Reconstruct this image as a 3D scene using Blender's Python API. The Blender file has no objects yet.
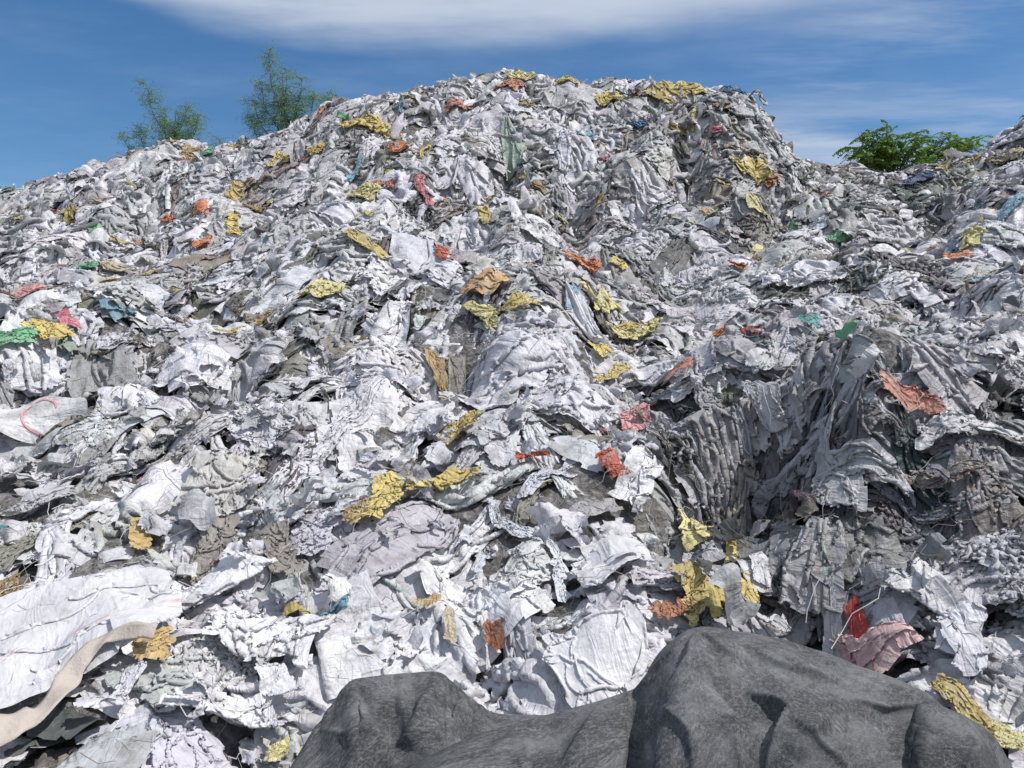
import bpy, math, random
import numpy as np

# ------------------------------------------------------------------ camera, sky, sun, exposure
R = np.random.default_rng(11)
random.seed(11)
sc = bpy.context.scene
C = sc.collection
CAM_Z, PITCH, FPX = 1.6, math.radians(1.8), 768.0
cam = bpy.data.objects.new('camera', bpy.data.cameras.new('camera')); C.objects.link(cam)
cam.location = (0, 0, CAM_Z); cam.rotation_euler = (math.radians(90) - PITCH, 0, 0)
cam.data.sensor_width = 36.0; cam.data.lens = 36.0 * FPX / 1024.0
cam.data.clip_start = 0.05; cam.data.clip_end = 3000
sc.camera = cam

SUN_EL, SUN_AZ = math.radians(58), math.radians(104)        # azimuth from +Y (away from the camera) towards +X
sun = bpy.data.objects.new('sun', bpy.data.lights.new('sun', 'SUN')); C.objects.link(sun)
sun.data.energy = 4.2; sun.data.angle = math.radians(0.53); sun.data.color = (1.0, 0.965, 0.91)
sun.rotation_euler = (math.radians(90) - SUN_EL, 0, math.radians(180) - SUN_AZ)
sun.location = (10, 3, 20)

world = bpy.data.worlds.new('World'); sc.world = world; world.use_nodes = True
def build_sky():
    nt = world.node_tree; N = nt.nodes; L = nt.links; N.clear()
    def math_(op, a, b=None, c=None, clamp=False):
        n = N.new('ShaderNodeMath'); n.operation = op; n.use_clamp = clamp
        for i, s in enumerate((a, b, c)):
            if s is None: continue
            if isinstance(s, (int, float)): n.inputs[i].default_value = s
            else: L.new(s, n.inputs[i])
        return n.outputs[0]
    def smooth(x, lo, hi):
        n = N.new('ShaderNodeMapRange'); n.interpolation_type = 'SMOOTHSTEP'
        L.new(x, n.inputs['Value']); n.inputs['From Min'].default_value = lo; n.inputs['From Max'].default_value = hi
        return n.outputs[0]
    out = N.new('ShaderNodeOutputWorld'); bg = N.new('ShaderNodeBackground'); L.new(bg.outputs[0], out.inputs[0])
    sky = N.new('ShaderNodeTexSky'); sky.sky_type = 'NISHITA'; sky.sun_disc = False
    sky.sun_elevation = SUN_EL; sky.sun_rotation = SUN_AZ
    sky.air_density = 1.0; sky.dust_density = 0.4; sky.ozone_density = 4.0
    hs = N.new('ShaderNodeHueSaturation'); hs.inputs['Saturation'].default_value = 1.22; hs.inputs['Value'].default_value = 1.0
    L.new(sky.outputs[0], hs.inputs['Color'])
    bg.inputs[1].default_value = 0.098
    tc = N.new('ShaderNodeTexCoord'); sep = N.new('ShaderNodeSeparateXYZ'); L.new(tc.outputs['Generated'], sep.inputs[0])
    z = math_('MAXIMUM', sep.outputs[2], 0.02)
    X = math_('DIVIDE', sep.outputs[0], z); Q = math_('DIVIDE', sep.outputs[1], z)      # a flat cloud deck seen from below
    comb = N.new('ShaderNodeCombineXYZ'); L.new(X, comb.inputs[0]); L.new(Q, comb.inputs[1])
    def noise(scale, sx, sy, det, rough, rot=0.0, off=0.0):
        mp = N.new('ShaderNodeMapping'); mp.inputs['Scale'].default_value = (sx, sy, 1); mp.inputs['Rotation'].default_value = (0, 0, rot)
        mp.inputs['Location'].default_value = (off, off * .7, 0)
        L.new(comb.outputs[0], mp.inputs[0])
        n = N.new('ShaderNodeTexNoise'); n.inputs['Scale'].default_value = scale; n.inputs['Detail'].default_value = det; n.inputs['Roughness'].default_value = rough
        L.new(mp.outputs[0], n.inputs['Vector'])
        return n.outputs[0]
    left = math_('MAXIMUM', math_('SUBTRACT', -0.40, X), 0.0); right = math_('MAXIMUM', math_('ADD', X, 0.40), 0.0)
    edge = math_('SUBTRACT', 2.56, math_('ADD', math_('MULTIPLY', math_('MULTIPLY', left, left), 0.85), math_('MULTIPLY', math_('MULTIPLY', right, right), 0.16)))
    n1 = noise(1.6, .7, 1.0, 5, .55, .15)
    d = math_('ADD', math_('SUBTRACT', edge, Q), math_('MULTIPLY', math_('SUBTRACT', n1, 0.5), 0.42))
    band = smooth(d, -0.05, 0.34)
    n2 = noise(1.1, .8, 2.0, 6, .6, .2, 4.0)
    band = math_('MULTIPLY', band, math_('ADD', 0.35, math_('MULTIPLY', smooth(n2, 0.25, 0.6), 0.5)))
    # long wisps over the eastern side
    n3 = noise(1.1, .55, 1.7, 7, .62, .32, 1.7)
    wisp = math_('MULTIPLY', math_('MULTIPLY', smooth(n3, .42, .78), smooth(X, .5, 1.3)), 0.62)
    n4 = noise(1.3, .5, 1.1, 5, .6, .1, 7.0)
    low = math_('MULTIPLY', math_('MULTIPLY', smooth(n4, .38, .70), smooth(X, .3, 1.3)), math_('MULTIPLY', smooth(Q, 2.6, 3.6), .6))
    veil = math_('MULTIPLY', smooth(noise(.9, .6, 1.0, 6, .65, .5, 9.0), .42, .8), 0.16)
    inv = math_('MULTIPLY', math_('MULTIPLY', math_('SUBTRACT', 1, band), math_('SUBTRACT', 1, wisp)), math_('MULTIPLY', math_('SUBTRACT', 1, low), math_('SUBTRACT', 1, veil)))
    fac = math_('SUBTRACT', 1, inv, clamp=True)
    mx = N.new('ShaderNodeMix'); mx.data_type = 'RGBA'
    L.new(fac, mx.inputs[0]); L.new(hs.outputs[0], mx.inputs[6]); mx.inputs[7].default_value = (5.6, 6.2, 7.2, 1)
    L.new(mx.outputs[2], bg.inputs[0])
build_sky()
sc.view_settings.view_transform = 'Standard'; sc.view_settings.look = 'None'
sc.view_settings.exposure = 0.17; sc.view_settings.gamma = 1.0
sc.cycles.max_bounces = 6; sc.cycles.diffuse_bounces = 3; sc.cycles.transparent_max_bounces = 4

# ------------------------------------------------------------------ small helpers
def hsh(ix, iy, seed):
    h = (ix.astype(np.int64) * 374761393 + iy.astype(np.int64) * 668265263 + seed * 1442695041) & 0xffffffff
    h = ((h ^ (h >> 13)) * 1274126177) & 0xffffffff
    return ((h ^ (h >> 16)) & 0xffff) / 65535.0
def vnoise(x, y, seed=0):
    ix = np.floor(x).astype(np.int64); iy = np.floor(y).astype(np.int64); fx = x - ix; fy = y - iy
    fx = fx * fx * fx * (fx * (fx * 6 - 15) + 10); fy = fy * fy * fy * (fy * (fy * 6 - 15) + 10)
    a = hsh(ix, iy, seed); b = hsh(ix + 1, iy, seed); c = hsh(ix, iy + 1, seed); d = hsh(ix + 1, iy + 1, seed)
    return (a + (b - a) * fx) * (1 - fy) + (c + (d - c) * fx) * fy
def fbm(x, y, oct=4, seed=0, gain=.5):
    o = 0; a = 1; t = 0
    for k in range(oct):
        o = o + a * vnoise(x * 2 ** k + 17.3 * k, y * 2 ** k - 9.1 * k, seed + k); t += a; a *= gain
    return o / t - .5
def billow(x, y, oct=4, seed=0, gain=.5):
    o = 0; a = 1; t = 0
    for k in range(oct):
        o = o + a * np.abs(2 * vnoise(x * 2 ** k + 5.7 * k, y * 2 ** k + 3.1 * k, seed + k) - 1); t += a; a *= gain
    return o / t
def unit(v): v = np.asarray(v, float); return v / (np.linalg.norm(v, axis=-1, keepdims=True) + 1e-12)

def mesh_np(name, V, F, mat, uv=None, col=None, smooth=True):
    """V (k,3), F (q,4) or (q,3) arrays -> mesh datablock; uv and col per vertex."""
    V = np.ascontiguousarray(V, np.float32).reshape(-1, 3); F = np.ascontiguousarray(F, np.int32)
    me = bpy.data.meshes.new(name); s = F.shape[1]
    me.vertices.add(len(V)); me.vertices.foreach_set('co', V.ravel())
    me.loops.add(F.size); me.loops.foreach_set('vertex_index', F.ravel())
    me.polygons.add(len(F)); me.polygons.foreach_set('loop_start', np.arange(0, F.size, s, dtype=np.int32))
    me.polygons.foreach_set('loop_total', np.full(len(F), s, np.int32))
    me.update(calc_edges=True)
    if smooth: me.polygons.foreach_set('use_smooth', np.ones(len(F), bool))
    if uv is not None:
        l = me.uv_layers.new(name='UVMap'); l.data.foreach_set('uv', np.asarray(uv, np.float32)[F.ravel()].ravel())
    if col is not None:
        a = me.color_attributes.new('tint', 'FLOAT_COLOR', 'POINT')
        c = np.ones((len(V), 4), np.float32); c[:, :3] = col
        a.data.foreach_set('color', c.ravel())
    if mat is not None: me.materials.append(mat)
    me.update()
    return me
def link(name, me, loc=(0, 0, 0), parent=None):
    o = bpy.data.objects.new(name, me); C.objects.link(o); o.location = loc
    if parent: o.parent = parent
    return o
def tag(o, label, cat=None, group=None, kind=None):
    if label: o['label'] = label
    if cat: o['category'] = cat
    if group: o['group'] = group
    if kind: o['kind'] = kind
    return o
def empty(name, loc):
    o = bpy.data.objects.new(name, None); C.objects.link(o); o.location = loc; o.empty_display_size = .2
    return o
# ------------------------------------------------------------------ the waste mound as terrain: a height field in metres
def ray(u, v):
    a = (u - 512) / FPX; t = (384 - v) / FPX
    return np.array([a, math.cos(PITCH) + t * math.sin(PITCH), -math.sin(PITCH) + t * math.cos(PITCH)])
ROWS = [800, 700, 600, 500, 430, 360, 300, 250, 200]
COLS = {-200: [2.65, 3.15, 3.8, 4.8, 5.9, 7.6, 10.2, 13.2],
        0:    [2.65, 3.15, 3.8, 4.75, 5.8, 7.4, 9.8, 12.8],
        128:  [2.65, 3.15, 3.8, 4.75, 5.8, 7.3, 9.6, 12.0, 14.2],
        256:  [2.65, 3.15, 3.8, 4.75, 5.75, 7.2, 9.3, 11.4, 13.3],
        384:  [2.65, 3.15, 3.8, 4.7, 5.6, 6.7, 8.0, 10.8, 12.4],
        512:  [2.65, 3.15, 3.8, 4.7, 5.6, 6.6, 8.2, 11.2, 12.6],
        640:  [2.65, 3.15, 3.8, 4.7, 5.7, 7.3, 9.8, 11.9, 12.9],
        768:  [2.65, 3.15, 3.75, 4.3, 4.7, 6.5, 9.5, 11.8, 13.0],
        896:  [2.65, 3.15, 3.75, 4.1, 4.35, 5.9, 8.6, 11.4, 13.3],
        1024: [2.65, 3.15, 3.75, 4.25, 4.6, 5.6, 7.6, 9.6, 11.5],
        1200: [2.65, 3.10, 3.7, 4.2, 4.5, 5.2, 6.8, 8.6, 10.2]}
SKY_U = [-400, -200, 0, 60, 128, 180, 200, 250, 290, 330, 350, 400, 420, 450, 490, 530, 550, 570, 620, 690, 740, 757, 770, 800, 815, 850, 880, 900, 920, 950, 980, 1000, 1024, 1100, 1200, 1500]
SKY_V = [250, 225, 192, 172, 153, 146, 139, 131, 122, 96, 88, 84, 79, 76, 74, 72, 74, 78, 76, 70, 80, 96, 122, 150, 160, 165, 170, 164, 172, 156, 150, 124, 102, 86, 84, 140]
SKYY_U = [-400, 0, 128, 384, 512, 640, 768, 896, 1024, 1200, 1500]
SKYY_Y = [16.5, 15.8, 16.0, 15.6, 16.0, 15.5, 14.8, 15.2, 13.2, 11.6, 11.5]
YN = np.arange(0, 34, .04)
US = np.arange(-400, 1425, 8)
def build_profiles():
    ck = sorted(COLS); prof = np.zeros((len(US), len(YN)))
    for i, u in enumerate(US):
        vs = np.interp(u, SKY_U, SKY_V); ys = np.interp(u, SKYY_U, SKYY_Y)
        pts = [(0, 0.0), (1.9, -.02)]
        for r, v in enumerate(ROWS):
            if v < vs + 22: continue
            kk = [k for k in ck if len(COLS[k]) > r]
            y = np.interp(u, kk, [COLS[k][r] for k in kk])
            if y > ys - .7: continue
            d = ray(u, v); pts.append((y, CAM_Z + y * d[2] / d[1]))
        d = ray(u, vs); zc = CAM_Z + ys * d[2] / d[1] - .25
        pts += [(ys, zc), (ys + 1.2, zc - .12), (ys + 3, zc - 1.3), (ys + 11, 0.0), (40, 0)]
        p = np.array(pts); prof[i] = np.interp(YN, p[:, 0], p[:, 1])
    return prof
PROF = build_profiles()
GX0, GY0, GS = -17.0, -3.0, 0.05
GXN, GYN = 681, 621
gx = GX0 + GS * np.arange(GXN); gy = GY0 + GS * np.arange(GYN)
MX, MY = np.meshgrid(gx, gy)                       # [iy, ix]
def prof_at(x, y):
    a = np.clip(x / np.maximum(y, 1.0), -1.18, 1.18); fu = np.clip((a * FPX + 512 - US[0]) / 8.0, 0, len(US) - 1.001)
    fy = np.clip(y / .04, 0, len(YN) - 1.001)
    iu = fu.astype(int); iy = fy.astype(int); du = fu - iu; dy = fy - iy
    return (PROF[iu, iy] * (1 - du) + PROF[iu + 1, iy] * du) * (1 - dy) + (PROF[iu, iy + 1] * (1 - du) + PROF[iu + 1, iy + 1] * du) * dy
def gblur(Z, s):
    k = int(3 * s); w = np.exp(-.5 * (np.arange(-k, k + 1) / s) ** 2); w /= w.sum()
    for ax in (0, 1):
        Zp = np.pad(Z, [(k, k) if a == ax else (0, 0) for a in (0, 1)], mode='edge'); o = 0
        for j, ww in enumerate(w):
            o = o + ww * (Zp[j:j + Z.shape[0]] if ax == 0 else Zp[:, j:j + Z.shape[1]])
        Z = o
    return Z
Z0 = gblur(prof_at(MX, MY), 3.5)
def sample(Z, x, y):
    fx = np.clip((x - GX0) / GS, 0, GXN - 1.001); fy = np.clip((y - GY0) / GS, 0, GYN - 1.001)
    ix = fx.astype(int); iy = fy.astype(int); dx = fx - ix; dy = fy - iy
    return (Z[iy, ix] * (1 - dx) + Z[iy, ix + 1] * dx) * (1 - dy) + (Z[iy + 1, ix] * (1 - dx) + Z[iy + 1, ix + 1] * dx) * dy
def hit(Z, u, v, ymin=1.6):
    """where the line of sight through a point of the photograph meets the mound"""
    d = ray(u, v); ys = np.arange(ymin, 26, .02)
    x = d[0] / d[1] * ys; z = CAM_Z + d[2] / d[1] * ys
    b = np.nonzero(sample(Z, x, ys) >= z)[0]
    if not len(b): 
        e = sample(Z, x, ys) - z; e[ys > 18] = -9; k = int(np.argmax(e))
    else: k = int(b[0])
    return np.array([x[k], ys[k], float(sample(Z, x[k:k + 1], ys[k:k + 1])[0])])
def project(p):
    p = np.asarray(p, float); y = p[..., 1]; z = p[..., 2] - CAM_Z
    dep = y * math.cos(PITCH) - z * math.sin(PITCH); up = y * math.sin(PITCH) + z * math.cos(PITCH)
    dep = np.maximum(dep, .01)
    return 512 + FPX * p[..., 0] / dep, 384 - FPX * up / dep, dep
# lumps, ledges and hollows of dumped waste
act = np.clip((Z0 + .25) / 1.6, .22, 1) * np.clip((MY - 1.5) / 2.0, 0, 1)
lump = (billow(MX / 2.4, MY / 2.4, 3, 3) - .36) * .78 + fbm(MX / .95, MY / .95, 3, 21) * .5 + (billow(MX / .55, MY / .55, 2, 31) - .36) * .14 + (billow(MX / 1.15, MY / 1.15, 2, 57) - .38) * .55 * np.clip((MY - 5) / 3, 0, 1)
crest = np.interp(np.clip(MX / np.maximum(MY, 1), -1.2, 1.2) * FPX + 512, SKYY_U, SKYY_Y)
act = act * (1 - .55 * np.exp(-((MY - crest) / 1.3) ** 2))
Z1 = Z0 + lump * act
front = np.clip((MX + 1.35) / .3, 0, 1) * np.clip((2.45 - MX) / .3, 0, 1) * np.clip((3.35 - MY) / .35, 0, 1)      # bare trodden strip under the tarpaulin
Z1 = Z1 * (1 - front) + np.minimum(Z1, -.05) * front
DENTS = [(440, 398, .28, -.6), (402, 345, .22, -.5), (575, 205, .34, -.7), (580, 228, .36, -.7), (572, 250, .34, -.6), (222, 405, .32, -.55), (505, 165, .3, -.7), (510, 188, .3, -.7), (692, 150, .3, -.6), (690, 178, .34, -.8), (694, 205, .3, -.7), (470, 240, .35, -.6), (640, 232, .4, -.6), (560, 130, .3, -.5), (765, 455, .24, -.75), (800, 462, .22, -.6), (735, 470, .18, -.5), (815, 632, .26, -.5), (716, 490, .26, -.6), (668, 545, .15, -.3), (60, 480, .22, -.35), (335, 350, .2, -.35), (432, 690, .1, -.15),
         (740, 590, .35, -.15), (420, 210, .5, -.3), (622, 150, .3, -.5), (770, 185, .3, -.6), (778, 208, .3, -.6), (815, 215, .4, -.5), (202, 562, .16, -.35), (498, 655, .12, -.2), (150, 225, .5, -.25), (945, 560, .35, -.25), (960, 200, .5, -.35),
         (845, 420, .45, .30), (800, 375, .32, .34), (900, 450, .4, .25), (970, 420, .4, .2), (905, 375, .5, .2), (385, 275, .4, .25), (100, 600, .55, .12), (610, 640, .4, .12), (690, 95, .7, .2), (640, 205, .5, .25), (500, 130, .5, .2), (885, 240, .5, .25), (500, 340, .5, .2)]
for (u, v, rad, dz) in DENTS:
    p = hit(Z0, u, v); Z1 = Z1 + dz * np.exp(-(((MX - p[0]) ** 2 + (MY - p[1]) ** 2) / rad ** 2))
Z1 = np.where(MY < 1.2, Z0, Z1)
ZS = gblur(Z1, 4.0)
DZX = np.gradient(ZS, GS, axis=1); DZY = np.gradient(ZS, GS, axis=0)
def normal_at(x, y):
    n = np.stack([-sample(DZX, x, y), -sample(DZY, x, y), np.ones_like(x)], -1)
    return unit(n)
Z2 = Z1 + (billow(MX / .28, MY / .28, 3, 41) - .35) * .10 * np.clip(act, 0, 1)
# ------------------------------------------------------------------ materials
class NT:
    def __init__(s, name):
        s.m = bpy.data.materials.new(name); s.m.use_nodes = True; s.t = s.m.node_tree; s.N = s.t.nodes; s.N.clear(); s.L = s.t.links
    def n(s, typ, **kw):
        x = s.N.new(typ)
        for k, v in kw.items():
            if k.startswith('_'): setattr(x, k[1:], v)
        return x
    def set(s, sock, v):
        if hasattr(v, 'is_linked') or isinstance(v, bpy.types.NodeSocket): s.L.new(v, sock)
        else: sock.default_value = v
    def math(s, op, a, b=0.0, clamp=False):
        x = s.N.new('ShaderNodeMath'); x.operation = op; x.use_clamp = clamp; s.set(x.inputs[0], a); s.set(x.inputs[1], b); return x.outputs[0]
    def mix(s, f, a, b, bt='MIX'):
        x = s.N.new('ShaderNodeMix'); x.data_type = 'RGBA'; x.blend_type = bt; s.set(x.inputs[0], f); s.set(x.inputs[6], a); s.set(x.inputs[7], b); return x.outputs[2]
    def noise(s, vec, scale, det=4, rough=.55, dist=0.0, mscale=None, rot=(0, 0, 0)):
        if mscale is not None:
            mp = s.N.new('ShaderNodeMapping'); mp.inputs['Scale'].default_value = mscale; mp.inputs['Rotation'].default_value = rot; s.L.new(vec, mp.inputs[0]); vec = mp.outputs[0]
        x = s.N.new('ShaderNodeTexNoise'); x.inputs['Scale'].default_value = scale; x.inputs['Detail'].default_value = det; x.inputs['Roughness'].default_value = rough; x.inputs['Distortion'].default_value = dist
        s.L.new(vec, x.inputs['Vector']); return x.outputs[0]
    def crackle(s, vec, scale, mscale=None):
        if mscale is not None:
            mp = s.N.new('ShaderNodeMapping'); mp.inputs['Scale'].default_value = mscale; s.L.new(vec, mp.inputs[0]); vec = mp.outputs[0]
        x = s.N.new('ShaderNodeTexVoronoi'); x.feature = 'F1'; x.inputs['Scale'].default_value = scale; s.L.new(vec, x.inputs['Vector']); return x.outputs['Distance']
    def ramp(s, x, lo, hi):
        r = s.N.new('ShaderNodeMapRange'); r.interpolation_type = 'SMOOTHSTEP'; s.L.new(x, r.inputs['Value']); r.inputs['From Min'].default_value = lo; r.inputs['From Max'].default_value = hi; return r.outputs[0]
    def bump(s, h, strength, dist, prev=None):
        b = s.N.new('ShaderNodeBump'); b.inputs['Strength'].default_value = strength; b.inputs['Distance'].default_value = dist; s.L.new(h, b.inputs['Height'])
        if prev is not None: s.L.new(prev, b.inputs['Normal'])
        return b.outputs[0]
    def finish(s, col, rough, nor=None, translucent=0.0, spec=.4, sheen=0.0):
        p = s.N.new('ShaderNodeBsdfPrincipled'); s.set(p.inputs['Base Color'], col); s.set(p.inputs['Roughness'], rough); p.inputs['Specular IOR Level'].default_value = spec
        if nor is not None: s.L.new(nor, p.inputs['Normal'])
        o = s.N.new('ShaderNodeOutputMaterial'); sh = p.outputs[0]
        if translucent:
            t = s.N.new('ShaderNodeBsdfTranslucent'); s.set(t.inputs[0], col)
            if nor is not None: s.L.new(nor, t.inputs[1])
            m = s.N.new('ShaderNodeMixShader'); m.inputs[0].default_value = translucent; s.L.new(sh, m.inputs[1]); s.L.new(t.outputs[0], m.inputs[2]); sh = m.outputs[0]
        s.L.new(sh, o.inputs[0]); return s.m

def cloth_mat(name, source, dirt=1.0, wrinkle=1.0, translucent=.16, faded=False):
    """thin woven or film plastic with its own tint, grime and fine creases; tint from the object's colour or a colour attribute"""
    k = NT(name); tc = k.n('ShaderNodeTexCoord'); uv = tc.outputs['UV']
    if source == 'object':
        oi = k.n('ShaderNodeObjectInfo'); tint = oi.outputs['Color']
        ad = k.n('ShaderNodeVectorMath'); ad.operation = 'ADD'; k.L.new(uv, ad.inputs[0])
        sc_ = k.n('ShaderNodeCombineXYZ'); k.L.new(k.math('MULTIPLY', oi.outputs['Random'], 97.0), sc_.inputs[0]); k.L.new(k.math('MULTIPLY', oi.outputs['Random'], 53.0), sc_.inputs[2])
        k.L.new(sc_.outputs[0], ad.inputs[1]); vec = ad.outputs[0]
    else:
        at = k.n('ShaderNodeVertexColor'); at.layer_name = 'tint'; tint = at.outputs[0]; vec = uv
    if faded:                                             # old print: worn to the pale weave in patches, darker where it is not
        w1 = k.ramp(k.noise(vec, 6, 5, .7, .5), .50, .66); w2 = k.ramp(k.noise(vec, 11, 4, .6, .5, (1, 2.5, 1)), .45, .62)
        tint = k.mix(k.math('MULTIPLY', w2, .45), tint, k.mix(1.0, tint, (.62, .55, .50, 1), 'MULTIPLY')); tint = k.mix(k.math('MULTIPLY', w1, .40), tint, (.52, .50, .46, 1))
    elif source == 'object':                              # woven sacks: a pair of faded stripes along some of them
        sx_ = k.n('ShaderNodeSeparateXYZ'); k.L.new(uv, sx_.inputs[0]); ax = k.math('ABSOLUTE', k.math('SUBTRACT', sx_.outputs[0], .09))
        st = k.math('ADD', k.math('LESS_THAN', ax, .011), k.math('LESS_THAN', k.math('ABSOLUTE', k.math('SUBTRACT', sx_.outputs[0], .125)), .004))
        st = k.math('MULTIPLY', st, k.math('MULTIPLY', k.math('GREATER_THAN', oi.outputs['Random'], .80), k.ramp(k.noise(vec, 9, 4, .6), .42, .6)))
        hue = k.n('ShaderNodeValToRGB'); k.L.new(k.math('FRACT', k.math('MULTIPLY', oi.outputs['Random'], 37.0)), hue.inputs[0]); hue.color_ramp.interpolation = 'CONSTANT'
        e = hue.color_ramp.elements; e[0].color = (.55, .16, .17, 1); e[1].position = .45; e[1].color = (.16, .25, .45, 1); q = e.new(.75); q.color = (.16, .38, .24, 1)
        tint = k.mix(k.math('MULTIPLY', st, .55), tint, hue.outputs[0])
    g1 = k.ramp(k.noise(vec, 4.5, 5, .62, .4), .44, .70)
    g2 = k.ramp(k.noise(vec, 16, 5, .7, .6), .52, .72)
    g3 = k.ramp(k.noise(vec, 5, 4, .6, 0, (3, 28, 1)), .50, .74)
    d = k.math('MULTIPLY', k.math('ADD', k.math('MULTIPLY', g1, .46), k.math('ADD', k.math('MULTIPLY', g2, .38), k.math('MULTIPLY', g3, .10))), dirt, True)
    grime = k.mix(k.noise(vec, 2.2, 3), (.13, .12, .115, 1), (.25, .21, .17, 1))
    col = k.mix(d, tint, k.mix(.72, grime, k.mix(1.0, tint, grime, 'MULTIPLY')))
    def crease(sc_, ms, rot, dist=.6):
        return k.math('ABSOLUTE', k.math('SUBTRACT', k.noise(vec, sc_, 3, .5, dist, ms, (0, 0, rot)), .5))
    nb = k.bump(crease(3.0, (1, 3.2, 1), .5, .9), .62 * wrinkle, -.07)
    nb = k.bump(crease(7.0, (2.4, 1, 1), -.3), .58 * wrinkle, -.03, nb)
    nb = k.bump(crease(19.0, (1, 1.5, 1), .2, .4), .6 * wrinkle, -.012, nb)
    nb = k.bump(k.noise(vec, 70, 3, .7, 0, (1, 4, 1)), .25 * wrinkle, .003, nb)
    rough = k.math('ADD', k.math('MULTIPLY', d, .35), k.math('ADD', .30, k.math('MULTIPLY', k.noise(vec, .8, 2), .3)))
    return k.finish(col, rough, nb, translucent, .35)
M_CLOTH = cloth_mat('woven_plastic', 'object')
M_PRINT = cloth_mat('printed_plastic', 'object', dirt=.9, faded=True)
M_CLEAN = cloth_mat('clean_woven_plastic', 'object', dirt=.5, wrinkle=.6)
M_SCRAP = cloth_mat('plastic_scrap', 'attribute', dirt=1.1)

def core_mat():
    k = NT('compacted_waste'); tc = k.n('ShaderNodeTexCoord'); v = tc.outputs['Object']
    a = k.ramp(k.noise(v, 1.6, 6, .65, .6), .35, .7); b = k.ramp(k.noise(v, 9, 5, .7, 1.0), .38, .66)
    col = k.mix(a, (.07, .066, .063, 1), (.17, .155, .14, 1)); col = k.mix(b, col, (.30, .29, .29, 1))
    nb = k.bump(k.noise(v, 6, 6, .7, 2.0), 1.0, .08); nb = k.bump(k.crackle(v, 22), .8, .03, nb)
    return k.finish(col, .85, nb, 0, .25)
M_CORE = core_mat()
def ground_mat():
    k = NT('dusty_soil'); tc = k.n('ShaderNodeTexCoord'); v = tc.outputs['Object']
    col = k.mix(k.noise(v, .25, 6, .65), (.13, .11, .085, 1), (.22, .19, .15, 1)); col = k.mix(k.ramp(k.noise(v, .08, 4), .5, .6), col, (.07, .10, .035, 1))
    return k.finish(col, .95, k.bump(k.noise(v, 5, 6, .7), .6, .05), 0, .2)
M_GROUND = ground_mat()
def tarp_mat():
    k = NT('dusty_geotextile'); tc = k.n('ShaderNodeTexCoord'); v = tc.outputs['UV']
    dust = k.ramp(k.noise(v, 3.2, 8, .74, .3), .42, .62); sp = k.ramp(k.noise(v, 75, 5, .82), .44, .68); sp2 = k.ramp(k.noise(v, 28, 5, .75), .50, .72)
    scuff = k.ramp(k.math('ABSOLUTE', k.math('SUBTRACT', k.noise(v, 3.5, 4, .6, 1.5), .5)), .012, .0)
    col = k.mix(dust, (.036, .038, .041, 1), (.12, .122, .128, 1)); col = k.mix(k.math('MULTIPLY', sp, .46), col, (.26, .26, .27, 1)); col = k.mix(k.math('MULTIPLY', sp2, .35), col, (.21, .21, .21, 1))
    col = k.mix(k.math('MULTIPLY', scuff, .25), col, (.32, .31, .30, 1))
    nb = k.bump(k.noise(v, 160, 3, .75), .7, .005); nb = k.bump(k.math('ABSOLUTE', k.math('SUBTRACT', k.noise(v, 6, 3, .5, .3), .5)), .30, -.03, nb)
    return k.finish(col, .78, nb, 0, .3)
M_TARP = tarp_mat()
def plain_mat(name, c1, c2, scale, rough, translucent=0.0, bump=.3, bscale=30):
    k = NT(name); tc = k.n('ShaderNodeTexCoord'); v = tc.outputs['Object']
    return k.finish(k.mix(k.noise(v, scale, 5, .65), c1 + (1,), c2 + (1,)), rough, k.bump(k.noise(v, bscale, 5, .65), bump, .02), translucent, .3)
M_BARK = plain_mat('bark', (.10, .075, .05), (.17, .14, .10), 3, .9)
M_FEATHER = plain_mat('feathery_leaf', (.13, .26, .13), (.25, .38, .18), .9, .6, .4, 0)
M_BROAD = plain_mat('broad_leaf', (.06, .155, .03), (.22, .34, .06), 1.1, .5, .3, 0)
M_FAR = plain_mat('far_leaf', (.025, .065, .02), (.06, .11, .03), .8, .6, .2, 0)
M_STRAP = plain_mat('faded_strap', (.30, .24, .20), (.56, .51, .46), 6, .8, 0, .4, 60)
# ------------------------------------------------------------------ cloth solver (position based, many sheets at once)
def _pair(P, axis, s0, step, gap, rest, k):
    n = P.shape[axis]
    ia = slice(s0, n - gap, step); ib = slice(s0 + gap, n, step)
    if axis == 1: A = P[:, ia]; Bv = P[:, ib]
    else: A = P[:, :, ia]; Bv = P[:, :, ib]
    d = Bv - A
    l = np.sqrt(np.einsum('...i,...i->...', d, d)) + 1e-9
    d *= (0.5 * k * (1 - rest / l))[..., None]
    A += d; Bv -= d

def _diag(P, rest, k):
    for (A, Bv) in ((P[:, :-1, :-1], P[:, 1:, 1:]), (P[:, :-1, 1:], P[:, 1:, :-1])):
        d = Bv - A
        l = np.sqrt(np.einsum('...i,...i->...', d, d)) + 1e-9
        d *= (0.5 * k * (1 - rest / l))[..., None]
        A += d; Bv -= d

def _bend(P, axis, rest, k):
    if axis == 1: A = P[:, :-2]; Bv = P[:, 2:]
    else: A = P[:, :, :-2]; Bv = P[:, :, 2:]
    d = Bv - A
    l = np.sqrt(np.einsum('...i,...i->...', d, d)) + 1e-9
    s = np.maximum(rest * 0.93 - l, 0) / l            # only pushes a sharp crease open
    d *= (0.5 * k * s)[..., None]
    A -= d; Bv += d

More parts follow.
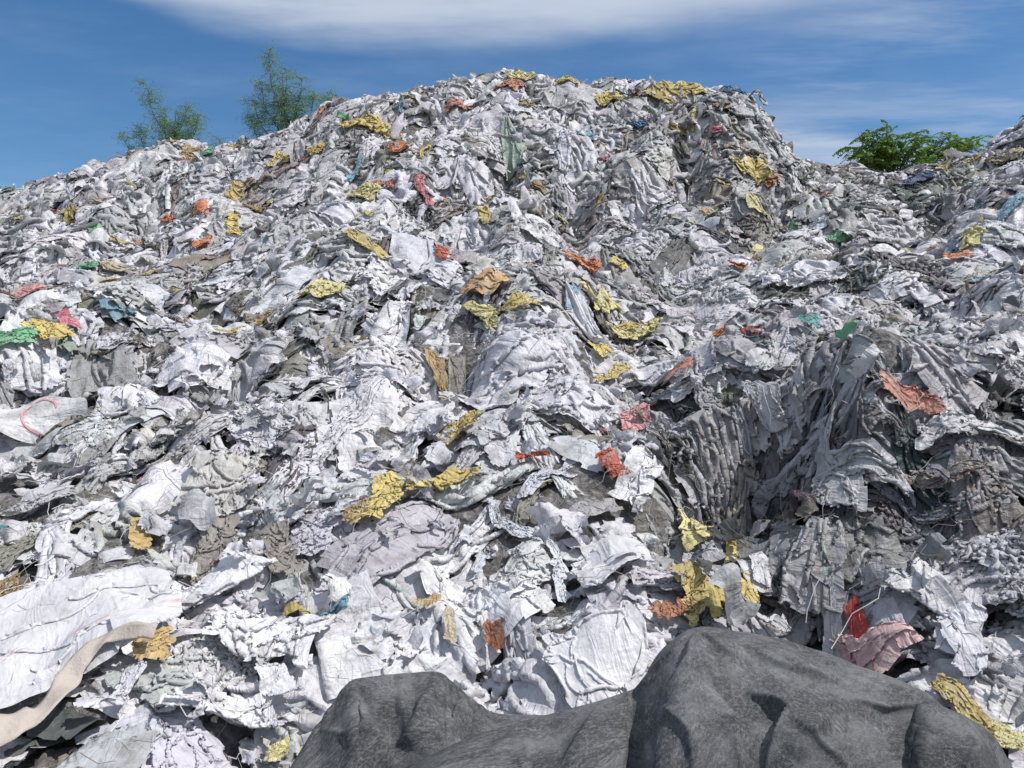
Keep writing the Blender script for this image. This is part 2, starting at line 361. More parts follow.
def settle(P, du, dv, hfun, off, grav, steps, iters=2, mu=0.5, bend=0.25, pin=None, damp=0.96):
    """P (B,n,m,3); du, dv (B,1,1) rest spacing along axis 2 and 1; grav (B,3); off (B,n,m) layer height."""
    P = P.astype(np.float32); Q = P.copy()
    dd = np.sqrt(du * du + dv * dv)
    g = grav[:, None, None, :].astype(np.float32) * 0.0016
    if pin is not None: P0 = P.copy()
    for s in range(steps):
        V = (P - Q) * damp; Q = P.copy(); P = P + np.clip(V, -0.03, 0.03) + g
        for _ in range(iters):
            for ax, r in ((2, du), (1, dv)):
                for c in (0, 1): _pair(P, ax, c, 2, 1, r, 1.0)
            _diag(P, dd, 0.45)
            _bend(P, 2, 2 * du, bend); _bend(P, 1, 2 * dv, bend)
        if pin is not None: P[pin] = P0[pin]
        h = hfun(P[..., 0], P[..., 1]) + off
        pen = h - P[..., 2]
        m = pen > 0
        P[..., 2] += np.where(m, pen, 0)
        f = (m * mu)[..., None]
        P[..., :2] += f * (Q[..., :2] - P[..., :2])
    return P

def upsample(G):
    """(n,m,c) grid to (2n-1, 2m-1, c), smooth."""
    def up(a):
        n = a.shape[0]
        o = np.empty((2 * n - 1,) + a.shape[1:], a.dtype)
        o[0::2] = a
        mid = 0.5 * (a[:-1] + a[1:])
        if n > 3:
            mid[1:-1] = (-a[:-3] + 9 * a[1:-2] + 9 * a[2:-1] - a[3:]) / 16
        o[1::2] = mid
        return o
    return np.swapaxes(up(np.swapaxes(up(G), 0, 1)), 0, 1)

def grid_quads(n, m, base=0):
    i = np.arange(n - 1)[:, None] * m + np.arange(m - 1)[None, :]
    return np.stack([i, i + 1, i + m + 1, i + m], -1).reshape(-1, 4) + base

def rest_shape(kind, u, v, W, L, cx, cy, wr=1.0):
    """starting layout of one sheet on its own plane: compressed, folded or rolled so that it buckles into folds"""
    X = u * W + 0 * v; Y = v * L + 0 * u; Z = 0 * X; off = 0 * X
    if kind == 'folded':
        ang = R.uniform(-.7, .7) + (1.57 if R.random() < .4 else 0); d0 = R.uniform(-.02, .22) * W
        nx, ny = math.sin(ang), math.cos(ang); q = np.maximum(X * nx + Y * ny - d0, 0)
        X = X - 2 * q * nx * .97; Y = Y - 2 * q * ny * .97
        off = .03 * np.clip(q / .05, 0, 1); Z = off + .05 * np.sin(np.clip(q / .3, 0, 1) * 3.14)
    if kind == 'bundle':
        tw = R.uniform(-3, 3) * v + 0 * u
        Z = X * np.sin(tw) * .3 + .06; X = X * (.55 + .45 * np.cos(tw)) + .06 / cx * L * np.sin(v * R.uniform(3, 8) + R.uniform(0, 6))
    if kind == 'hanging': X = X * (1 - R.uniform(0, .5) * np.clip(v + .5, 0, 1) ** 2)
    if kind == 'crumpled':
        X = X + .07 * W * np.sin(v * R.uniform(3, 8) + R.uniform(0, 6)); Y = Y + .07 * L * np.sin(u * R.uniform(3, 8) + R.uniform(0, 6))
    X = X * cx; Y = Y * cy
    for k in range(10):
        an = R.uniform(0, 3.14) if kind not in ('hanging', 'bundle') else R.normal(0, .3)
        wl = R.uniform(.045, .24)
        Z = Z + wr * .02 * (wl / .15) * np.sin(6.28 * (np.cos(an) * u * W + np.sin(an) * v * L) / wl + R.uniform(0, 6.28))
    return X, Y, Z, off
def squeeze(kind):
    if kind == 'flat': return R.uniform(.80, .93), R.uniform(.80, .93)
    if kind == 'crumpled': return R.uniform(.38, .68), R.uniform(.40, .72)
    if kind == 'hanging': return R.uniform(.32, .58), R.uniform(.78, .95)
    if kind == 'bundle': return R.uniform(.16, .32), R.uniform(.75, .92)
    return R.uniform(.6, .85), R.uniform(.7, .9)

def make_prototypes(n=40, m=30):
    spec = []
    for k in range(6): spec.append(('flat', R.uniform(10, 35), .07))
    for k in range(30): spec.append(('crumpled', R.uniform(10, 45), .14))
    for k in range(20): spec.append(('hanging', R.uniform(40, 60), .12))
    for k in range(16): spec.append(('bundle', R.uniform(10, 40), .14))
    for k in range(16): spec.append(('folded', R.uniform(10, 40), .11))
    B = len(spec)
    Wd = R.uniform(.5, .78, B); Ln = R.uniform(.7, 1.0, B)
    u = np.linspace(-.5, .5, m)[None, :]; v = np.linspace(-.5, .5, n)[:, None]
    P = np.zeros((B, n, m, 3)); off = np.zeros((B, n, m))
    for b, s in enumerate(spec):
        cx, cy = squeeze(s[0]); X, Y, Z, o = rest_shape(s[0], u, v, Wd[b], Ln[b], cx, cy); P[b] = np.stack([X, Y, Z + .12], -1); off[b] = o
    P += R.normal(0, .002, P.shape)
    sl = np.radians([s[1] for s in spec]); grav = np.stack([0 * sl, -np.sin(sl), -np.cos(sl)], -1)
    ledge = np.array([1.0 if s[0] == 'hanging' else 0.0 for s in spec], np.float32)[:, None, None] * np.tan(sl * .8)[:, None, None].astype(np.float32)
    K = 7
    A = (R.uniform(.3, 1, (B, K)) * np.array([s[2] for s in spec])[:, None] * .5).astype(np.float32)
    an = R.uniform(0, 6.28, (B, K)); wl = R.uniform(.22, .8, (B, K)); ph = R.uniform(0, 6.28, (B, K)).astype(np.float32)
    A *= np.clip(wl / .5, .3, 1).astype(np.float32)
    kx = (np.cos(an) * 6.28 / wl).astype(np.float32); ky = (np.sin(an) * 6.28 / wl).astype(np.float32)
    def h(x, y):
        o = -ledge * np.maximum(y - .08, 0)              # hanging sheets bend back over a ledge
        for k in range(K):
            o = o + A[:, k, None, None] * np.sin(kx[:, k, None, None] * x + ky[:, k, None, None] * y + ph[:, k, None, None])
        return o
    P = settle(P, (Wd / (m - 1))[:, None, None].astype(np.float32), (Ln / (n - 1))[:, None, None].astype(np.float32), h, off.astype(np.float32), grav, 100, 2, .75, .18)
    out = []
    for b, s in enumerate(spec):
        p = P[b] - np.median(P[b], (0, 1)); p[..., 2] = P[b][..., 2] - np.percentile(P[b][..., 2], 35)
        uv = np.stack([u * Wd[b] + 0 * v, v * Ln[b] + 0 * u], -1)
        out.append(dict(kind=s[0], P=p, uv=uv, ext=np.percentile(p.reshape(-1, 3), 96, 0) - np.percentile(p.reshape(-1, 3), 4, 0)))
    return out
# ------------------------------------------------------------------ ground and mound
def far_ground():
    """one sheet to the horizon with the mound standing on it"""
    r = np.concatenate([[0.01], np.geomspace(3, 1500, 40)]); th = np.linspace(0, 2 * np.pi, 73)[:-1]
    V = np.stack([(r[:, None] * np.sin(th)).ravel(), 9 + (r[:, None] * np.cos(th)).ravel(), np.full(len(r) * 72, -.45)], -1)
    i = np.arange(len(r) - 1)[:, None] * 72; j = np.arange(72)[None]; jn = (j + 1) % 72
    F = np.stack([i + j, i + jn, i + 72 + jn, i + 72 + j], -1).reshape(-1, 4)[:, ::-1]
    tag(link('ground', mesh_np('ground', V, F, M_GROUND)), 'dusty open ground stretching away behind the mound', None, None, 'structure')
far_ground()
def mound():
    Z = Z2.copy(); edge = np.minimum.reduce([MX - gx[0], gx[-1] - MX, gy[-1] - MY]); Z = np.where(edge < 1.5, np.minimum(Z, Z * edge / 1.5), Z)
    Z = np.where((edge < .06) | (MY <= gy[0] + .06), -.6, Z)
    V = np.stack([MX, MY, Z], -1).reshape(-1, 3)
    tag(link('waste_hill', mesh_np('waste_hill', V, grid_quads(GYN, GXN), M_CORE)), 'grey compacted waste that forms the body of the mound', None, None, 'structure')
mound()

# ------------------------------------------------------------------ sheets to scatter
PROTO = make_prototypes(52, 38)
KINDS_ = {}
for i, p in enumerate(PROTO):
    KINDS_.setdefault(p['kind'], []).append(i)
    G = upsample(np.concatenate([p['P'], p['uv']], -1).astype(np.float64))
    n, m = G.shape[:2]
    F = grid_quads(n, m).reshape(n - 1, m - 1, 4)
    # torn outline: bite ragged pieces off the border
    I, J = np.meshgrid(np.arange(n - 1), np.arange(m - 1), indexing='ij')
    ed = np.minimum.reduce([I, n - 2 - I, J, m - 2 - J]).astype(float)
    bite = (fbm(I / 9.0 + 31 * i, J / 9.0, 3, 71) + .5) * R.uniform(6, 16) - R.uniform(1.5, 5)
    keep = ed >= bite * (R.random() < .75)
    p['mesh'] = mesh_np('sheet', G[..., :3].reshape(-1, 3), F[keep], M_CLOTH, G[..., 3:].reshape(-1, 2))
    p['low'] = {}
    for s in (2, 3, 4):
        q = p['P'][::s, ::s]; w = p['uv'][::s, ::s]; k2 = keep[::2 * s, ::2 * s][:q.shape[0] - 1, :q.shape[1] - 1]
        f = grid_quads(*q.shape[:2]).reshape(q.shape[0] - 1, q.shape[1] - 1, 4)
        p['low'][s] = (q.reshape(-1, 3), w.reshape(-1, 2), f[k2])

def frame(p, lean, ang):
    """axes of a sheet lying at p: normal leaning from the slope towards the open side, length axis turned by ang in that plane"""
    n = normal_at(p[0:1], p[1:2])[0]; out = unit(np.array([-p[0], -p[1], 2.2 - p[2]]))
    n = unit(n + lean * out)
    up = unit(np.array([0, 0, 1.0]) - n * n[2]) if abs(n[2]) < .98 else unit(np.array([0, 1.0, 0]) - n * n[1])
    right = np.cross(up, n)
    y = math.cos(ang) * right + math.sin(ang) * up; x = np.cross(y, n)
    return x, y, n
from mathutils import Matrix
def mat4(x, y, n, s, p):
    return Matrix(((x[0] * s[0], y[0] * s[1], n[0] * s[2], p[0]), (x[1] * s[0], y[1] * s[1], n[1] * s[2], p[1]), (x[2] * s[0], y[2] * s[1], n[2] * s[2], p[2]), (0, 0, 0, 1)))

COL = dict(yellow=(.67, .545, .20), mustard=(.56, .45, .17), gold=(.55, .40, .17), lemon=(.70, .64, .32), tan=(.42, .30, .15), beige=(.52, .45, .32), orange=(.68, .25, .12), redorange=(.60, .15, .09), red=(.48, .07, .06),
           salmon=(.58, .27, .20), blush=(.68, .47, .47), pink=(.66, .33, .34), rose=(.58, .20, .24), green=(.20, .48, .28), paleg=(.36, .44, .37), teal=(.12, .36, .36), blue=(.05, .17, .34), navy=(.03, .07, .17), skyblue=(.26, .44, .56), straw=(.55, .46, .26), rust=(.36, .14, .07), peach=(.70, .46, .24),
           white=(.71, .70, .735), lilac=(.64, .635, .69), pale=(.58, .575, .595), grey=(.36, .35, .36), bpale=(.57, .555, .54), taupe=(.30, .275, .25), dark=(.14, .137, .137), silver=(.48, .48, .50))
# one row for each piece that can be told apart in the photograph:
# u, v, length px, width px, angle, colour, shape, name, category, label
ITEMS = [
 (372, 121, 66, 24, 10, 'yellow', 'crumpled', 'plastic_sheet', 'sheet', 'wide yellow sheet crumpled on the upper slope under the two feathery trees and crest'),
 (366, 189, 36, 22, 0, 'lemon', 'crumpled', 'plastic_sheet', 'sheet', 'pale yellow sheet beside the thin hanging red strip'),
 (368, 246, 58, 22, -18, 'mustard', 'folded', 'woven_sack', 'sack', 'mustard yellow sack lying flat in the middle of the slope above the white drape'),
 (502, 288, 80, 30, -38, 'peach', 'folded', 'woven_sack', 'sack', 'long sack fading from orange to yellow, pointing downhill in the centre'),
 (520, 302, 30, 18, -40, 'mustard', 'crumpled', 'plastic_sheet', 'sheet', 'small mustard sheet at the lower end of the orange fading sack'),
 (481, 316, 52, 26, -12, 'lemon', 'folded', 'plastic_sheet', 'sheet', 'yellow green sheet folded over just below the orange fading sack'),
 (442, 372, 70, 18, -68, 'tan', 'hanging', 'plastic_sheet', 'sheet', 'tan brown sheet hanging beside a dark hollow in the centre'),
 (462, 396, 84, 24, -65, 'taupe', 'hanging', 'plastic_sheet', 'sheet', 'frayed brown grey sheet hanging next to the tan brown one'),
 (463, 431, 38, 24, 0, 'mustard', 'crumpled', 'plastic_sheet', 'sheet', 'ochre yellow scrap under the hanging brown grey sheet'),
 (384, 502, 58, 34, 80, 'yellow', 'crumpled', 'plastic_bag', 'bag', 'knotted yellow bag standing upright beside the flat yellow bag'),
 (444, 490, 84, 30, 3, 'yellow', 'folded', 'plastic_bag', 'bag', 'long flat yellow bag with a knotted end, lying beside the upright one'),
 (360, 512, 24, 20, 0, 'tan', 'crumpled', 'plastic_sheet', 'sheet', 'small brown scrap next to the knotted yellow bag'),
 (600, 290, 42, 26, 0, 'lemon', 'crumpled', 'plastic_sheet', 'sheet', 'pale yellow crumpled sheet below the orange knot of plastic'),
 (622, 323, 40, 14, -25, 'mustard', 'crumpled', 'plastic_sheet', 'sheet', 'narrow mustard sheet topmost of the yellow cluster right of centre'),
 (632, 336, 56, 24, 8, 'lemon', 'crumpled', 'plastic_sheet', 'sheet', 'broad pale yellow sheet in the yellow cluster right of centre'),
 (601, 353, 36, 17, -70, 'yellow', 'folded', 'plastic_sheet', 'sheet', 'upright yellow sheet like a curved horn, below the broad pale yellow one'),
 (604, 371, 42, 12, 12, 'mustard', 'bundle', 'plastic_sheet', 'sheet', 'low mustard roll lowest of the yellow cluster right of centre'),
 (668, 92, 46, 30, -60, 'mustard', 'hanging', 'plastic_sheet', 'sheet', 'dark mustard sheet hanging on the brow of the main crest'),
 (690, 84, 40, 24, -50, 'yellow', 'crumpled', 'plastic_sheet', 'sheet', 'bright yellow sheet on the brow of the main crest'),
 (748, 156, 42, 34, 20, 'yellow', 'crumpled', 'plastic_sheet', 'sheet', 'yellow sheet on the shoulder below the blue bag'),
 (756, 202, 34, 14, -70, 'lemon', 'hanging', 'plastic_sheet', 'sheet', 'yellowish sheet hanging below the yellow sheet on the shoulder'),
 (693, 536, 50, 34, -50, 'lemon', 'folded', 'plastic_sheet', 'sheet', 'pale yellow sheet topmost of the yellow heap beside the dark lump'),
 (734, 555, 42, 20, 72, 'yellow', 'folded', 'plastic_bag', 'bag', 'upright golden bag in the yellow heap beside the dark lump'),
 (712, 562, 20, 18, 0, 'grey', 'flat', 'plastic_disc', 'disc', 'small grey disc in the middle of the yellow heap'),
 (712, 586, 66, 30, -10, 'yellow', 'crumpled', 'plastic_sheet', 'sheet', 'crumpled yellow sheet lowest of the yellow heap above the dark tarpaulin'),
 (686, 582, 34, 22, 80, 'mustard', 'crumpled', 'plastic_sheet', 'sheet', 'frayed mustard scrap at the side of the yellow heap above the dark tarpaulin'),
 (760, 572, 56, 40, 10, 'pale', 'folded', 'woven_sack', 'sack', 'rounded pale sack against the golden bag of the yellow heap'),
 (755, 612, 52, 18, -15, 'pale', 'folded', 'woven_sack', 'sack', 'curled pale sack edge below the yellow heap'),
 (962, 696, 66, 18, -35, 'mustard', 'bundle', 'plastic_strip', 'strip', 'yellow strip leading down behind the corner of the dark tarpaulin'),
 (1004, 736, 40, 18, -35, 'lemon', 'bundle', 'plastic_strip', 'strip', 'pale yellow strip end beside the lowest corner of the dark tarpaulin'),
 (47, 331, 34, 32, 45, 'yellow', 'crumpled', 'plastic_bag', 'bag', 'open yellow bag between the green bag and a pink scrap'),
 (14, 336, 38, 22, 0, 'green', 'crumpled', 'plastic_bag', 'bag', 'green bag next to the open yellow bag'),
 (68, 320, 22, 13, -60, 'rose', 'crumpled', 'plastic_scrap', 'scrap', 'pink red scrap at the other side of the open yellow bag'),
 (283, 161, 30, 18, 10, 'yellow', 'crumpled', 'plastic_sheet', 'sheet', 'yellow sheet on the ridge at the foot of the taller feathery tree'),
 (235, 192, 30, 16, 80, 'yellow', 'crumpled', 'plastic_sheet', 'sheet', 'yellow sheet beside the upper orange scrap on the long flank'),
 (233, 223, 26, 17, 80, 'yellow', 'crumpled', 'plastic_sheet', 'sheet', 'yellow sheet beside the lower orange scrap on the long flank'),
 (262, 212, 34, 20, -20, 'tan', 'crumpled', 'plastic_sheet', 'sheet', 'brownish yellow sheet farther along the flank from the two orange scraps'),
 (318, 148, 24, 14, 60, 'mustard', 'crumpled', 'plastic_sheet', 'sheet', 'mustard sheet hanging on the flank below the wide yellow sheet'),
 (190, 152, 26, 14, 0, 'tan', 'crumpled', 'plastic_sheet', 'sheet', 'tan sheet on the ridge below the shorter feathery tree'),
 (208, 152, 18, 10, 20, 'green', 'crumpled', 'plastic_scrap', 'scrap', 'green scrap on the ridge between the two feathery trees'),
 (207, 204, 30, 16, 22, 'orange', 'folded', 'plastic_scrap', 'scrap', 'upper of the two bright orange scraps on the long flank'),
 (208, 244, 28, 18, 28, 'orange', 'folded', 'plastic_scrap', 'scrap', 'lower of the two bright orange scraps on the long flank'),
 (141, 540, 36, 24, 85, 'gold', 'flat', 'cloth_patch', 'cloth', 'square gold brown cloth behind the big smooth white sheet'),
 (323, 293, 30, 26, 0, 'lemon', 'crumpled', 'plastic_sheet', 'sheet', 'dull yellow sheet in shade to one side of the long white drape'),
 (270, 318, 24, 14, 50, 'gold', 'crumpled', 'plastic_sheet', 'sheet', 'ochre sheet half under white plastic, lower than the dull yellow sheet'),
 (426, 607, 26, 9, 0, 'gold', 'crumpled', 'plastic_scrap', 'scrap', 'tiny orange yellow scrap on the white plastic above the dark tarpaulin'),
 (448, 624, 24, 12, 80, 'beige', 'crumpled', 'plastic_scrap', 'scrap', 'peach beige scrap beside a dark hole above the dark tarpaulin'),
 (496, 624, 22, 14, 0, 'rust', 'crumpled', 'plastic_scrap', 'scrap', 'brown scrap between white sheets near the bright smooth bag'),
 (522, 75, 36, 14, 15, 'lemon', 'crumpled', 'plastic_sheet', 'sheet', 'yellow sheet on the very top of the mound'),
 (566, 79, 26, 10, 10, 'yellow', 'crumpled', 'plastic_sheet', 'sheet', 'yellow sheet on the crest a little way from the very top'),
 (608, 96, 30, 12, 25, 'yellow', 'crumpled', 'plastic_sheet', 'sheet', 'yellow sheet just below the crest between the top and the brow'),
 (510, 84, 30, 16, -30, 'salmon', 'crumpled', 'plastic_scrap', 'scrap', 'red orange scrap just under the very top of the mound'),
 (462, 106, 34, 14, 12, 'salmon', 'crumpled', 'plastic_scrap', 'scrap', 'faded red scrap on the crest, lower than the very top'),
 (278, 759, 20, 16, 0, 'lemon', 'crumpled', 'plastic_scrap', 'scrap', 'small yellow scrap at the pointed end of the dark tarpaulin'),
 (946, 164, 42, 15, 82, 'straw', 'hanging', 'straw_tuft', 'tuft', 'straw coloured fibre tuft standing on the ridge by the leafy tree'),
 (12, 592, 34, 18, 40, 'tan', 'crumpled', 'cloth_patch', 'cloth', 'brown yellow cloth peeping out from under the big smooth white sheet'),
 (400, 147, 26, 14, 35, 'orange', 'crumpled', 'plastic_scrap', 'scrap', 'orange scrap on the slope under the wide yellow sheet'),
 (387, 184, 26, 14, -20, 'salmon', 'crumpled', 'plastic_scrap', 'scrap', 'salmon scrap next to the pale yellow sheet and the red strip'),
 (423, 184, 48, 10, 88, 'rose', 'bundle', 'plastic_strip', 'strip', 'thin dull red strip hanging down the upper slope'),
 (535, 462, 40, 16, 28, 'redorange', 'folded', 'plastic_scrap', 'scrap', 'pointed orange red scrap just above the white sacks in the centre'),
 (608, 460, 30, 15, -70, 'redorange', 'crumpled', 'plastic_scrap', 'scrap', 'upright orange red scrap in a white fold, beside the pointed one'),
 (597, 432, 14, 11, 0, 'redorange', 'crumpled', 'plastic_scrap', 'scrap', 'smallest orange red scrap next to the pink bag'),
 (633, 420, 30, 18, 8, 'pink', 'crumpled', 'plastic_bag', 'bag', 'small pink bag beside the dark lump'),
 (578, 262, 42, 20, -15, 'orange', 'crumpled', 'plastic_scrap', 'scrap', 'knot of orange and red plastic high in the centre'),
 (441, 251, 15, 13, 80, 'redorange', 'crumpled', 'plastic_scrap', 'scrap', 'small red scrap standing above the long white drape'),
 (683, 369, 22, 14, 0, 'salmon', 'crumpled', 'plastic_scrap', 'scrap', 'salmon scrap on the near side of the grey folds'),
 (906, 370, 62, 34, 12, 'salmon', 'flat', 'stiff_slab', 'slab', 'salmon pink slab on top of the dark lump'),
 (757, 331, 40, 11, -8, 'red', 'bundle', 'plastic_scrap', 'scrap', 'long red scrap on the grey plateau above the dark lump'),
 (882, 612, 66, 50, 60, 'blush', 'folded', 'plastic_bag', 'bag', 'big pink and white bag hanging above the dark tarpaulin'),
 (868, 645, 60, 24, -50, 'red', 'hanging', 'plastic_bag', 'bag', 'dark red bag mouth in the shade under the big pink bag'),
 (668, 606, 46, 14, 0, 'rust', 'crumpled', 'fibre_tangle', 'tangle', 'rust red tangle of fibres behind the peak of the dark tarpaulin'),
 (957, 259, 24, 10, 8, 'orange', 'crumpled', 'plastic_scrap', 'scrap', 'orange scrap beyond the grey plateau near the far end'),
 (33, 292, 28, 14, -10, 'pink', 'crumpled', 'plastic_scrap', 'scrap', 'pale pink scrap uphill of the open yellow bag'),
 (95, 230, 14, 9, 0, 'green', 'crumpled', 'plastic_scrap', 'scrap', 'bright green scrap on the long flank below the ridge'),
 (88, 269, 18, 12, 60, 'green', 'crumpled', 'plastic_scrap', 'scrap', 'green scrap lower on the long flank, uphill of the open yellow bag'),
 (118, 270, 44, 12, 5, 'beige', 'bundle', 'plastic_scrap', 'scrap', 'yellowish rolled scrap beside the lower green scrap'),
 (515, 143, 56, 30, -78, 'paleg', 'hanging', 'plastic_sheet', 'sheet', 'grey green sheet hanging down over a dark hole under the crest'),
 (642, 120, 22, 16, 50, 'blue', 'crumpled', 'plastic_scrap', 'scrap', 'blue scrap under the brow of the main crest'),
 (838, 237, 22, 12, 0, 'green', 'crumpled', 'plastic_scrap', 'scrap', 'yellow green scrap in the dip under the leafy tree'),
 (795, 222, 16, 9, 0, 'green', 'crumpled', 'plastic_scrap', 'scrap', 'green scrap at the foot of the shoulder'),
 (734, 84, 26, 20, 0, 'blue', 'crumpled', 'plastic_bag', 'bag', 'blue bag on the skyline at the end of the main crest'),
 (922, 178, 38, 22, 35, 'navy', 'folded', 'plastic_sheet', 'sheet', 'dark blue sheet on the ridge beside the straw tuft'),
 (955, 246, 14, 9, 0, 'skyblue', 'crumpled', 'plastic_scrap', 'scrap', 'light blue scrap on the far grey plateau'),
 (565, 284, 22, 12, 0, 'skyblue', 'crumpled', 'plastic_scrap', 'scrap', 'light blue scrap next to the pale yellow crumpled sheet'),
 (808, 320, 20, 10, 0, 'teal', 'crumpled', 'plastic_scrap', 'scrap', 'teal scrap above the grey folds of the dark lump'),
 (22, 519, 34, 14, 60, 'dark', 'crumpled', 'plastic_bag', 'bag', 'dark grey bag in shade under the red marked disc'),
 (52, 500, 62, 20, 58, 'silver', 'bundle', 'rolled_sheet', 'roll', 'silver grey roll standing below the red marked disc'),
 (1010, 150, 46, 24, 60, 'beige', 'folded', 'woven_sack', 'sack', 'beige sack high on the ridge beyond the straw tuft'),
 (1012, 205, 50, 18, 70, 'skyblue', 'hanging', 'plastic_sheet', 'sheet', 'pale blue sheet hanging below the beige sack on the ridge'),
 # notable white and grey pieces
 (388, 290, 58, 62, 20, 'white', 'crumpled', 'woven_sack', 'sack', 'bright white sack topping the long white drape in the centre'),
 (384, 340, 92, 36, 82, 'white', 'hanging', 'woven_sack', 'sack', 'long white drape hanging from the bright white sack in the centre'),
 (418, 430, 86, 46, 80, 'white', 'folded', 'woven_sack', 'sack', 'smooth white sack lying downhill of the long white drape'),
 (452, 276, 62, 30, 10, 'lilac', 'folded', 'woven_sack', 'sack', 'white sack next to the orange fading sack and the long drape'),
 (508, 375, 100, 62, 80, 'lilac', 'hanging', 'woven_sack', 'sack', 'wide pleated white sack draped under the yellow green sheet'),
 (560, 400, 86, 36, -30, 'lilac', 'crumpled', 'woven_sack', 'sack', 'creased white sack between the wide pleated one and the pink bag'),
 (655, 376, 70, 38, 8, 'white', 'folded', 'woven_sack', 'sack', 'pleated white sack below the yellow cluster'),
 (585, 325, 66, 34, 80, 'lilac', 'hanging', 'woven_sack', 'sack', 'white sack hanging in folds beside the yellow cluster'),
 (846, 440, 120, 52, -72, 'silver', 'hanging', 'plastic_sheet', 'sheet', 'light grey frayed sheet hanging down the face of the dark lump'),
 (800, 372, 110, 36, 8, 'silver', 'folded', 'plastic_sheet', 'sheet', 'grey sheet with a curled back edge on the brow of the dark lump'),
 (870, 392, 110, 30, -15, 'silver', 'bundle', 'plastic_sheet', 'sheet', 'long grey twisted sheet running along the brow of the dark lump'),
 (728, 440, 130, 28, 62, 'taupe', 'bundle', 'plastic_sheet', 'sheet', 'brown grey twisted sheet leaning like a post beside the dark hollow'),
 (815, 556, 84, 58, 80, 'grey', 'hanging', 'rag_bundle', 'rag', 'shaggy grey rag bundle standing above the dark tarpaulin'),
 (835, 612, 56, 22, -75, 'silver', 'hanging', 'rag_bundle', 'rag', 'frayed pale rag end hanging under the shaggy grey bundle'),
 (890, 242, 66, 50, 15, 'pale', 'crumpled', 'woven_sack', 'sack', 'rounded pale sack standing on the far grey plateau'),
 (800, 272, 90, 40, 5, 'white', 'crumpled', 'woven_sack', 'sack', 'broad white sack on the far grey plateau'),
 (950, 345, 110, 40, -12, 'silver', 'crumpled', 'plastic_sheet', 'sheet', 'wide grey sheet behind the salmon pink slab'),
 (965, 420, 110, 46, -18, 'pale', 'crumpled', 'plastic_sheet', 'sheet', 'wide pale sheet downhill of the salmon pink slab'),
 (920, 440, 100, 18, -20, 'taupe', 'bundle', 'plastic_sheet', 'sheet', 'brown grey roll under the salmon pink slab'),
 (925, 600, 76, 50, -25, 'pale', 'folded', 'woven_sack', 'sack', 'dusty white sack with a dark fold beside the big pink bag'),
 (985, 640, 80, 60, -15, 'lilac', 'folded', 'woven_sack', 'sack', 'smooth white sack beyond the big pink bag'),
 (225, 478, 80, 50, 10, 'bpale', 'crumpled', 'woven_sack', 'sack', 'stained beige white sack spread flat uphill of the gold brown cloth'),
 (212, 544, 62, 40, 80, 'taupe', 'crumpled', 'rag_bundle', 'rag', 'brown grey rag bundle next to a dark hole near the gold brown cloth'),
 (285, 556, 54, 34, -60, 'taupe', 'crumpled', 'rag_bundle', 'rag', 'soft brown grey rag farther from the gold brown cloth'),
 (225, 600, 120, 50, 15, 'white', 'folded', 'woven_sack', 'sack', 'white sack whose flap shades the big smooth white sheet'),
 (270, 640, 120, 54, -20, 'white', 'crumpled', 'woven_sack', 'sack', 'creased white sack downhill of the flap shading the smooth sheet'),
 (220, 722, 130, 44, -8, 'white', 'folded', 'woven_sack', 'sack', 'white sack curled like a wave near the frayed strap'),
 (126, 712, 74, 36, 78, 'lilac', 'folded', 'woven_sack', 'sack', 'small lilac white bag with two lobes under the frayed strap'),
 (280, 690, 60, 30, -65, 'white', 'folded', 'woven_sack', 'sack', 'narrow white sack end beside the pointed end of the dark tarpaulin'),
 (650, 190, 50, 34, -70, 'white', 'hanging', 'woven_sack', 'sack', 'white sack hanging pointed under the brow of the main crest'),
 (590, 512, 60, 26, 15, 'grey', 'flat', 'plastic_sheet', 'sheet', 'dusty grey sheet uphill of the bright smooth bag'),
 (640, 470, 60, 46, -60, 'white', 'folded', 'woven_sack', 'sack', 'white sack folded against the dark lump near the upright red scrap'),
 (155, 646, 40, 22, 10, 'gold', 'bundle', 'fibre_tangle', 'tangle', 'golden brown fibre bundle at the end of the frayed strap'),
]
HERO = np.array([(i[0], i[1], i[2] / 2, i[3] / 2, math.radians(i[4])) for i in ITEMS] + [(95, 612, 92, 64, 0), (110, 655, 50, 16, .3), (60, 705, 50, 22, .8), (10, 745, 30, 16, .3), (612, 640, 58, 44, 0), (612, 555, 45, 32, 0), (42, 430, 40, 24, 0)])
